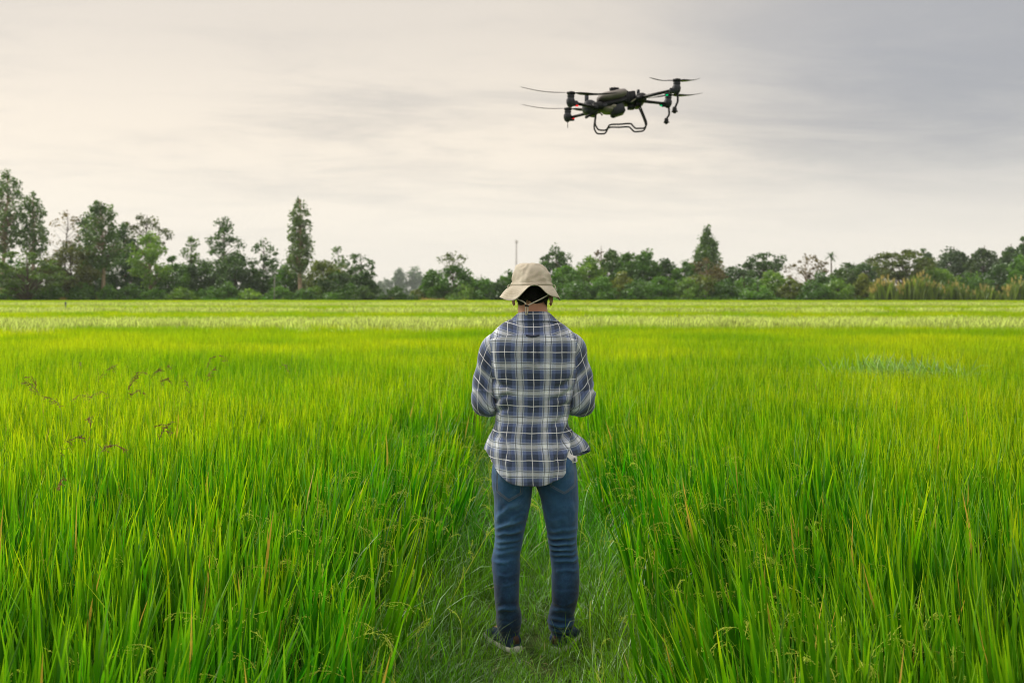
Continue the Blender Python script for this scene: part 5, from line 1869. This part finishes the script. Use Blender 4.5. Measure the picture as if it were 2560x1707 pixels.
    def displace(V, me, amount=1.0):
        N = get_no(me)
        f = 2.1 * folds(V[:, [0, 2]] + np.stack([0.008 * vnoise(V, 22, 71), 0.012 * vnoise(V, 17, 72)], 1), SL) * np.clip((0.02 - V[:, 1]) / 0.05, 0, 1)
        f = f + 0.0034 * vnoise(V, 34, 14) + 0.0055 * vnoise(V, 13, 15)
        lowf = np.clip((1.05 - V[:, 2]) / 0.2, 0, 1)
        f = f + 0.004 * lowf * np.sin(V[:, 0] * 62 + 1.3 + 3 * np.sin(V[:, 2] * 9))
        return V + N * (f * amount)[:, None]
    def panel(name, rows0, rows1, off, uvshift, nrw):
        u = np.linspace(0, 1, nrw)
        Zg = rows0[None, :] + (rows1 - rows0)[None, :] * u[:, None]
        V = torso(Zg, np.repeat(ph[None, :], nrw, 0))
        dcol = np.linalg.norm(np.diff(V, axis=1), axis=2)
        # cloth coordinates: arc length from the centre back, and down each column
        ucum = np.concatenate([np.zeros((nrw, 1)), np.cumsum(dcol, 1)], 1); ucum -= ucum[:, [nc // 2]]
        ref = np.median(np.abs(ucum), axis=0) * np.sign(ucum[0])
        uu = 0.35 * ucum + 0.65 * ref[None, :] if name == 'shirt' else ucum
        drow = np.linalg.norm(np.diff(V, axis=0), axis=2)
        vcum = np.concatenate([np.zeros((1, nc)), np.cumsum(drow, 0)], 0)
        vv = vcum - (rows0 - rows0[nc // 2])[None, :]
        me = mesh_arrays(name, V.reshape(-1, 3), [grid_faces(nrw, nc)])
        set_uv(me, np.stack([uu.ravel() + uvshift[0], vv.ravel() + uvshift[1]], 1))
        V2 = displace(get_co(me), me)
        if off: V2 = V2 + get_no(me) * off
        set_co(me, V2)
        return me
    # rows measured so that the horizontal lines fall as photographed
    seam = 1.4215 - 0.036 * np.minimum(np.abs(np.sin(ph)), 1) ** 2
    me = panel('shirt', ztop * 0 + seam + 0.012, hem, 0.0, (0.0068 + 0.0, 0.118 * 0.29), nr_)
    # normals must face out
    shirt = obj('shirt', me, MAT['plaid'], person)
    me = panel('yoke', ztop, seam, 0.0035, (0.0068, 0.118 * 0.55), 44)
    yk = obj('yoke', me, MAT['plaid'], shirt)
    for o in (shirt, yk):
        s = o.modifiers.new('thickness', 'SOLIDIFY'); s.thickness = 0.0016; s.offset = 0
    # seam stitching, locker loop
    def on_shirt(x, z, off):
        b = on_shirt.b.ray_cast(Vector((x, -1, z)), Vector((0, 1, 0)))
        return np.array(b[0]) + np.array([0, -off, 0]) if b[0] is not None else np.array([x, -0.12, z])
    on_shirt.b = BVHTree.FromObject(yk, bpy.context.evaluated_depsgraph_get())
    lp = np.array([on_shirt(x, z, 0.003 + 0.006 * math.sin(math.pi * u)) for u, x, z in [(i / 14, -0.034 + 0.058 * i / 14, 1.4255 - 0.004 * math.sin(math.pi * i / 14)) for i in range(15)]])
    obj('locker_loop', add_tube(Geo(), lp, np.full((15, 2), (0.0018)) * np.array([[1.0, 2.8]]), 8), MAT['plaid_dark'], shirt)
    # collar: stand plus turned-down fall
    rows = []
    cw = np.array([(1.497, 0.080, 0.074, 0.064), (1.512, 0.071, 0.070, 0.060), (1.5255, 0.068, 0.068, 0.058), (1.5285, 0.071, 0.071, 0.060), (1.524, 0.077, 0.076, 0.062), (1.508, 0.094, 0.084, 0.066), (1.494, 0.110, 0.091, 0.072), (1.4875, 0.117, 0.0945, 0.076)])
    cwi = interp_path(cw, 26)
    phc = np.linspace(R(-160), R(160), 110)
    for zc, wx_, db, df in cwi:
        s, c = np.sin(phc), np.cos(phc)
        zz = zc - 0.020 * (1 - c) * 0.5 - 0.030 * sm(np.abs(phc), R(80), R(160))
        rows.append(np.stack([wx_ * np.sign(s) * np.abs(s) ** 0.9 + 0.001, 0.012 - np.where(c > 0, db, df) * np.sign(c) * np.abs(c) ** 0.9, zz], 1))
    V = np.array(rows)
    me = mesh_arrays('collar', V.reshape(-1, 3), [grid_faces(26, 110)])
    dcol = np.linalg.norm(np.diff(V, axis=1), axis=2); uc = np.concatenate([np.zeros((26, 1)), np.cumsum(dcol, 1)], 1); uc -= uc[:, [55]]
    vc = np.concatenate([np.zeros((1, 110)), np.cumsum(np.linalg.norm(np.diff(V, axis=0), axis=2), 0)], 0)
    set_uv(me, np.stack([uc.ravel() + 0.0068, vc.ravel() + 0.118 * 0.60], 1))
    V = get_co(me); V += get_no(me) * (0.0022 * vnoise(V, 40, 5))[:, None]; set_co(me, V)
    col = obj('collar', me, MAT['plaid'], shirt)
    s = col.modifiers.new('thickness', 'SOLIDIFY'); s.thickness = 0.0022; s.offset = 0
    # sleeves
    for sgn in (-1, 1):
        A = ARM[sgn].copy()
        P = interp_path(A, 110)
        rad = np.array([0.050, 0.058, 0.0645, 0.0640, 0.0625, 0.0585, 0.0570, 0.0570, 0.0540, 0.0470, 0.0390])
        dep = np.array([0.062, 0.070, 0.074, 0.072, 0.069, 0.060, 0.0565, 0.0540, 0.0530, 0.0470, 0.0390])
        rr = interp_path(np.stack([dep, rad], 1), 110)
        n = 64
        V, F, tri = tube(P, rr, n, cap=False)
        me = mesh_arrays('sleeve', V, [F])
        # open the seam for the cloth coordinates
        th = np.linspace(0, 2 * math.pi, n, endpoint=False)
        seg = np.concatenate([[0], np.cumsum(np.linalg.norm(np.diff(P, axis=0), axis=1))])
        lay = me.uv_layers.new(name='UVMap')
        idx = np.zeros(len(me.loops), np.int32); me.loops.foreach_get('vertex_index', idx)
        rowi, coli = idx // n, idx % n
        # quads that wrap: second and third corner
        corner = np.arange(len(idx)) % 4
        cj = np.where((coli == 0) & ((corner == 1) | (corner == 2)), n, coli)
        ru = np.interp(seg, [0, seg[-1]], [0.064, 0.052])
        uu = (cj / n * 2 * math.pi - math.pi) * ru[rowi] + 0.022 * sgn + 0.118
        Vg = V.reshape(len(P), n, 3)
        vcol = np.concatenate([np.zeros((1, n)), np.cumsum(np.linalg.norm(np.diff(Vg, axis=0), axis=2), 0)], 0)
        vv = (0.55 * vcol + 0.45 * seg[:, None])[rowi, coli] + 0.118 * 0.72
        # elbow cloth swings round
        lay.data.foreach_set('uv', np.stack([uu, vv], 1).astype(np.float32).ravel())
        N = get_no(me); V = get_co(me)
        t_ = np.repeat(seg / seg[-1], n); tha = np.tile(th, len(P))
        el = np.exp(-((t_ - 0.52) / 0.13) ** 2)
        f = 0.0022 * vnoise(V, 36, 30 + sgn) + 0.004 * vnoise(V, 15, 32 + sgn)
        f += el * 0.0055 * np.sin(t_ * 95 + 1.6 * np.sin(tha + sgn)) * (0.6 + 0.4 * np.sin(tha))
        f += 0.004 * np.sin(t_ * 30 + tha * 2) * (1 - el)
        out = np.sign((N * (V - np.repeat(P, n, 0))).sum(1).mean())
        V = V + N * (f * out)[:, None]
        set_co(me, V)
        sl = obj('sleeve', me, MAT['plaid'], shirt)
        s = sl.modifiers.new('thickness', 'SOLIDIFY'); s.thickness = 0.0016; s.offset = 0
        # cuff
        Pc = P[-14:]; rc = rr[-14:] * 1.04
        Vc, Fc, _ = tube(Pc, rc, 40, cap=False)
        me = mesh_arrays('cuff', Vc, [Fc]); set_uv(me, np.stack([np.tile(np.arange(40) / 40 * 0.28, 14), np.repeat(np.arange(14) * 0.006, 40)], 1))
        obj('cuff', me, MAT['plaid'], shirt)

    # ---- hat
    CR = np.array([  # z, rx, ry, cx
        (1.745, 0.002, 0.002, -0.016), (1.7445, 0.034, 0.052, -0.015), (1.739, 0.055, 0.080, -0.013), (1.726, 0.0675, 0.095, -0.011), (1.708, 0.076, 0.104, -0.008), (1.690, 0.083, 0.109, -0.0045), (1.672, 0.0870, 0.110, -0.004), (1.655, 0.0895, 0.110, -0.006), (1.642, 0.0935, 0.110, -0.008)])
    cri = interp_path(CR, 40)
    n = 120
    tht = np.linspace(0, 2 * math.pi, n, endpoint=False)    # 0 = back
    HY = 0.035
    rows = [np.stack([c + a * np.sin(tht), HY - b * np.cos(tht) + 0.25 * (z - 1.64), np.full(n, z)], 1) for z, a, b, c in cri]
    V = np.concatenate(rows)
    wr = 0.0068 * vnoise(V, 42, 51) + 0.0060 * vnoise(V, 90, 52)
    wr *= np.clip((V[:, 2] - 1.655) / 0.015, 0, 1) * np.clip((1.742 - V[:, 2]) / 0.006, 0.3, 1)
    # dents across the crown as in the photo
    wr += folds(V[:, [0, 2]], [([(-0.058, 1.715), (-0.030, 1.728), (-0.026, 1.738)], 0.004, 0.007), ([(-0.060, 1.690), (-0.048, 1.704), (-0.050, 1.716)], 0.003, 0.007), ([(-0.040, 1.672), (0.0, 1.688), (0.035, 1.706), (0.05, 1.712)], 0.004, 0.008), ([(0.02, 1.672), (0.05, 1.676), (0.075, 1.668)], 0.004, 0.007), ([(0.062, 1.70), (0.073, 1.683)], 0.005, 0.006)]) * (V[:, 1] < HY)
    rad = V - np.array([-0.006, HY, 1.65]); rad /= np.linalg.norm(rad, axis=1)[:, None]
    V = V + rad * wr[:, None]
    me = mesh_arrays('hat', V, [grid_faces(40, n, True)])
    set_uv(me, np.stack([np.tile(tht, 40), np.repeat(np.linspace(0, 1, 40), n)], 1))
    hat = obj('sun_hat', me, MAT['hat'], person)
    # brim
    TB = np.array([-180, -150, -120, -90, -72, -55, -43, -31, -22, -14, -6, 4, 12, 19, 28, 40, 52, 66, 80, 92, 120, 150, 180.0])
    ZB = np.array([1.605, 1.602, 1.598, 1.592, 1.588, 1.580, 1.577, 1.578, 1.592, 1.613, 1.634, 1.6475, 1.6450, 1.634, 1.611, 1.596, 1.594, 1.590, 1.580, 1.574, 1.590, 1.600, 1.605])
    deg = np.degrees(np.where(tht > math.pi, tht - 2 * math.pi, tht))
    ze = np.interp(deg, TB, ZB)
    for _ in range(3): ze = 0.25 * np.roll(ze, 1) + 0.5 * ze + 0.25 * np.roll(ze, -1)
    RX = np.where(deg < 0, 0.137, 0.139) ; 
    ex = np.where(np.sin(tht) < 0, -0.013 + 0.138 * np.sin(tht), -0.013 + 0.136 * np.sin(tht)); ey = HY - 0.160 * np.cos(tht)
    nb = 14
    rows = []
    z0, a0, b0, c0 = CR[-1]
    for k in range(nb):
        u = k / (nb - 1)
        bx = c0 + a0 * np.sin(tht); by = HY - b0 * np.cos(tht)
        bulge = 0.005 * np.sin(u * math.pi) * np.clip((1.63 - ze) / 0.03, 0, 1)
        rows.append(np.stack([bx * (1 - u) + ex * u, by * (1 - u) + ey * u, z0 * (1 - u) + ze * u + bulge], 1))
    V = np.concatenate(rows); V[:, 2] += 0.0016 * vnoise(V, 60, 53) * np.repeat(np.linspace(0, 1, nb), n)
    me = mesh_arrays('brim', V, [grid_faces(nb, n, True)])
    set_uv(me, np.stack([np.tile(tht, nb), np.repeat(np.linspace(1.03, 2.0, nb), n)], 1))
    brim = obj('brim', me, MAT['hat'], hat)
    s = brim.modifiers.new('thickness', 'SOLIDIFY'); s.thickness = 0.0030; s.offset = 0
    # band round the foot of the crown, with two side loops
    rows = []
    for z, o_ in ((1.6435, 0.001), (1.6445, 0.0035), (1.650, 0.0032), (1.6555, 0.0035), (1.6565, 0.001)):
        a = np.interp(-z, -CR[:, 0], CR[:, 1]) + o_; b = np.interp(-z, -CR[:, 0], CR[:, 2]) + o_; c = np.interp(-z, -CR[:, 0], CR[:, 3])
        rows.append(np.stack([c + a * np.sin(tht), HY - b * np.cos(tht) + 0.25 * (z - 1.64), z + 0.0012 * np.sin(tht * 3) + 0 * tht], 1))
    V = np.concatenate(rows)
    me = mesh_arrays('hat_band', V, [grid_faces(5, n, True)]); set_uv(me, np.stack([np.tile(tht, 5), np.zeros(5 * n)], 1))
    obj('hat_band', me, MAT['hat'], hat)
    for sx_, zz in ((-1, 1.640), (1, 1.640)):
        cxx = -0.008 + sx_ * 0.099
        lp = np.array([[cxx + sx_ * 0.008 * math.sin(a), HY - 0.035 + 0.004 * math.cos(a), zz + 0.010 * math.cos(a) - 0.004] for a in np.linspace(0, math.pi, 12)])
        obj('side_loop', add_tube(Geo(), lp, 0.0022, 6), MAT['hat'], hat)
    # chin cord hanging behind the head
    def z6(zx, zy, y): return np.array([0.0001816 * zx - 0.2023, y, 1.7744 - 0.0001816 * zy])
    yb = -0.088
    for pts in ([z6(640, 1000, -0.045), z6(730, 1060, -0.070), z6(850, 1110, yb), z6(912, 1160, yb - 0.004), z6(930, 1215, yb - 0.005)],
                [z6(1500, 930, -0.045), z6(1430, 975, -0.070), z6(1250, 1070, yb), z6(1080, 1150, yb - 0.004), z6(960, 1215, yb - 0.005)],
                [z6(928, 1210, yb - 0.005), z6(915, 1290, yb - 0.004), z6(920, 1400, yb - 0.002), z6(928, 1440, yb + 0.004)], [z6(955, 1210, yb - 0.005), z6(970, 1300, yb - 0.004), z6(955, 1395, yb - 0.002), z6(945, 1440, yb + 0.004)]):
        Pp = interp_path(pts, 26)
        obj('chin_cord', add_tube(Geo(), Pp, np.full((26, 2), 1.0) * np.array([[0.0016, 0.0026]]), 8), MAT['cord'], hat)
    obj('cord_toggle', add_box(Geo(), z6(945, 1215, yb - 0.006), (0.019, 0.009, 0.008), roty(R(8)), bevel=0.002), MAT['toggle'], hat)

    # ---- shoes
    for s in (-1, 1):
        c, hw, ry = leg_rings(s)
        fa = R(27 if s < 0 else -22) * -1 * (1)
        ang = R(27) if s < 0 else R(-22)      # toes turned out
        Rm = rotz(ang)
        org = np.array([c[-1][0] + (0.004 if s < 0 else -0.004), 0.035, 0.0])
        yl = np.array([-0.055, -0.050, -0.02, 0.04, 0.10, 0.15, 0.195, 0.215, 0.220])
        w = np.array([0.012, 0.028, 0.038, 0.040, 0.046, 0.048, 0.038, 0.020, 0.006])
        h = np.array([0.060, 0.075, 0.080, 0.085, 0.075, 0.058, 0.046, 0.036, 0.028])
        yi = np.linspace(-0.055, 0.220, 34); wi = np.interp(yi, yl, w); hi = np.interp(yi, yl, h)
        root = empty('shoe', tuple(org)); root.parent = person; root.rotation_euler = (0, 0, ang)
        def shell(name, z0, z1f, grow, mat):
            tn = 24
            ta = np.linspace(0, 2 * math.pi, tn, endpoint=False)
            V = []
            for k in range(34):
                zz = z1f(k)
                V.append(np.stack([(wi[k] + grow) * np.sign(np.cos(ta)) * np.abs(np.cos(ta)) ** 0.7, np.full(tn, yi[k] * (1 + grow * 3)), z0 + (zz - z0) * (0.5 + 0.5 * np.sign(np.sin(ta)) * np.abs(np.sin(ta)) ** 0.7)], 1))
            V = np.concatenate(V)
            V = np.concatenate([V, V[:tn].mean(0)[None], V[-tn:].mean(0)[None]])
            j = np.arange(tn); j2 = (j + 1) % tn
            g = Geo(); g.add(V, grid_faces(34, tn, True)); g.F.append(np.concatenate([np.stack([j2, j, np.full(tn, 34 * tn)], 1), np.stack([33 * tn + j, 33 * tn + j2, np.full(tn, 34 * tn + 1)], 1)])); g.M.append(np.zeros(2 * tn))
            return obj(name, g, MAT[mat], root)
        shell('sole', -0.004, lambda k: 0.030 + 0.004 * math.cos(k / 33 * 6.28), 0.005, 'shoe_white')
        shell('upper', 0.010, lambda k: hi[k], 0.0, 'shoe_blue')
        g = Geo(); V, F, tri = tube(np.array([[0, y_, 0.046 + 0.003 * i] for i, y_ in enumerate((-0.056, -0.048, -0.02, 0.0))]), np.array([[0.014, 0.022], [0.018, 0.030], [0.022, 0.0405], [0.020, 0.041]]), 16)
        g.add(V, F); g.F.append(tri); g.M.append(np.zeros(len(tri)))
        obj('heel_counter', g, MAT['shoe_tan'], root)

    return person


MAT['plaid_dark'] = simple('dark_flannel_strip', (0.05, 0.06, 0.10), 0.9)
build_person()

# remote controller held in front of the man
cen = np.array(PERSON_LOC) + np.array([0.0, 0.345, 1.150])
o = empty('remote_controller', tuple(cen)); tag(o, 'dark handheld drone controller held in front of the man', 'controller')
obj('case', add_box(Geo(), (0, 0, 0), (0.20, 0.11, 0.045), rotx(R(35)), bevel=0.012), MAT['controller'], o)
for s in (-1, 1):
    obj('stick', add_tube(Geo(), [[s * 0.06, -0.01, 0.02], [s * 0.06, -0.02, 0.045]], [0.004, 0.006], 8), MAT['controller'], o)
    obj('antenna', add_tube(Geo(), [[s * 0.07, 0.045, 0.04], [s * 0.075, 0.10, 0.12]], 0.006, 8), MAT['controller'], o)

# ------------------------------------------------------------------ brown seed heads standing over the rice on the left
def seed_head(dx, dy, h, az, L, dark):
    sy = dy * 2560 / 2352
    D = (CAM_H - h) * FPX / (sy - HORIZON)
    wx, wy, wz = at(dx, dy, D)
    r = np.random.default_rng(int(dx * 3 + dy))
    root = empty('seed_head', (wx, wy, 0))
    tag(root, 'brown drooping seed head standing above the rice left of the path', 'seed head', 'brown seed heads over the left field')
    L = L * (0.45 + 0.60 * r.random())
    V, F = panicle(r, (0, 0), h - L * 0.42, az + r.normal(0, 0.5), L, 0.7 + 1.9 * r.random(), int(10 + 16 * r.random()), 7)
    # scale grains up a little around their stalk by splitting: first 13 quads are the stalk
    n_st = 13 * 4
    me = mesh_arrays('stalk', V[:n_st], [F[:13]]); set_attr(me, 'tint', np.full(13, 0.5)); set_attr(me, 't', np.full(n_st, 0.3), 'POINT')
    obj('stalk', me, MAT['grass'], root)
    V2 = V[n_st:].reshape(-1, 4, 3); c = V2.mean(1, keepdims=True)
    V2 = (c + (V2 - c) * 1.3).reshape(-1, 3)
    me = mesh_arrays('grains', V2, [F[13:] - n_st]); set_attr(me, 'tint', r.random(len(F) - 13)); set_attr(me, 't', np.full(len(V2), 0.3), 'POINT')
    go_ = obj('grains', me, MAT['brown_seed'], root)
    go_['kind'] = 'stuff'


for q in [(118, 1012, 0.86, 0.2, 0.20), (210, 1020, 0.84, 0.0, 0.20), (208, 962, 0.88, 3.0, 0.15), (402, 966, 0.88, 2.8, 0.12), (355, 985, 0.86, -0.4, 0.12), (158, 1075, 0.86, -1.2, 0.13),
          (284, 880, 0.92, 0.2, 0.24), (268, 890, 0.92, 3.0, 0.22), (292, 892, 0.90, 0.5, 0.2), (338, 852, 0.94, -0.3, 0.2), (352, 845, 0.95, 3.2, 0.2), (362, 862, 0.92, 0.1, 0.2), (215, 858, 0.93, -0.3, 0.24),
          (108, 893, 0.93, 2.9, 0.26), (90, 862, 0.94, 3.5, 0.18), (440, 882, 0.92, 3.4, 0.16), (470, 856, 0.93, -1.0, 0.15), (398, 842, 0.94, 2.4, 0.2), (535, 826, 0.94, 2.6, 0.2), (470, 822, 0.95, 0.2, 0.18), (186, 830, 0.95, 2.9, 0.2), (635, 828, 0.93, -0.5, 0.18), (232, 898, 0.90, 3.1, 0.2), (150, 918, 0.90, 2.7, 0.2)]:
    seed_head(*q, 1)

# ------------------------------------------------------------------ haze
def haze():
    g = Geo(); add_box(g, (0, 545, 26.0), (1760, 1250, 58.0))
    m, t = new_mat('haze_air')
    out = t.n('ShaderNodeOutputMaterial'); v = t.n('ShaderNodeVolumePrincipled')
    v.inputs['Color'].default_value = (0.80, 0.86, 0.94, 1)
    v.inputs['Density'].default_value = 0.00022
    t.link(v.outputs[0], out.inputs['Volume'])
    o = obj('haze', g, m)
    tag(o, 'thin pale haze in the air', kind='stuff')


haze()
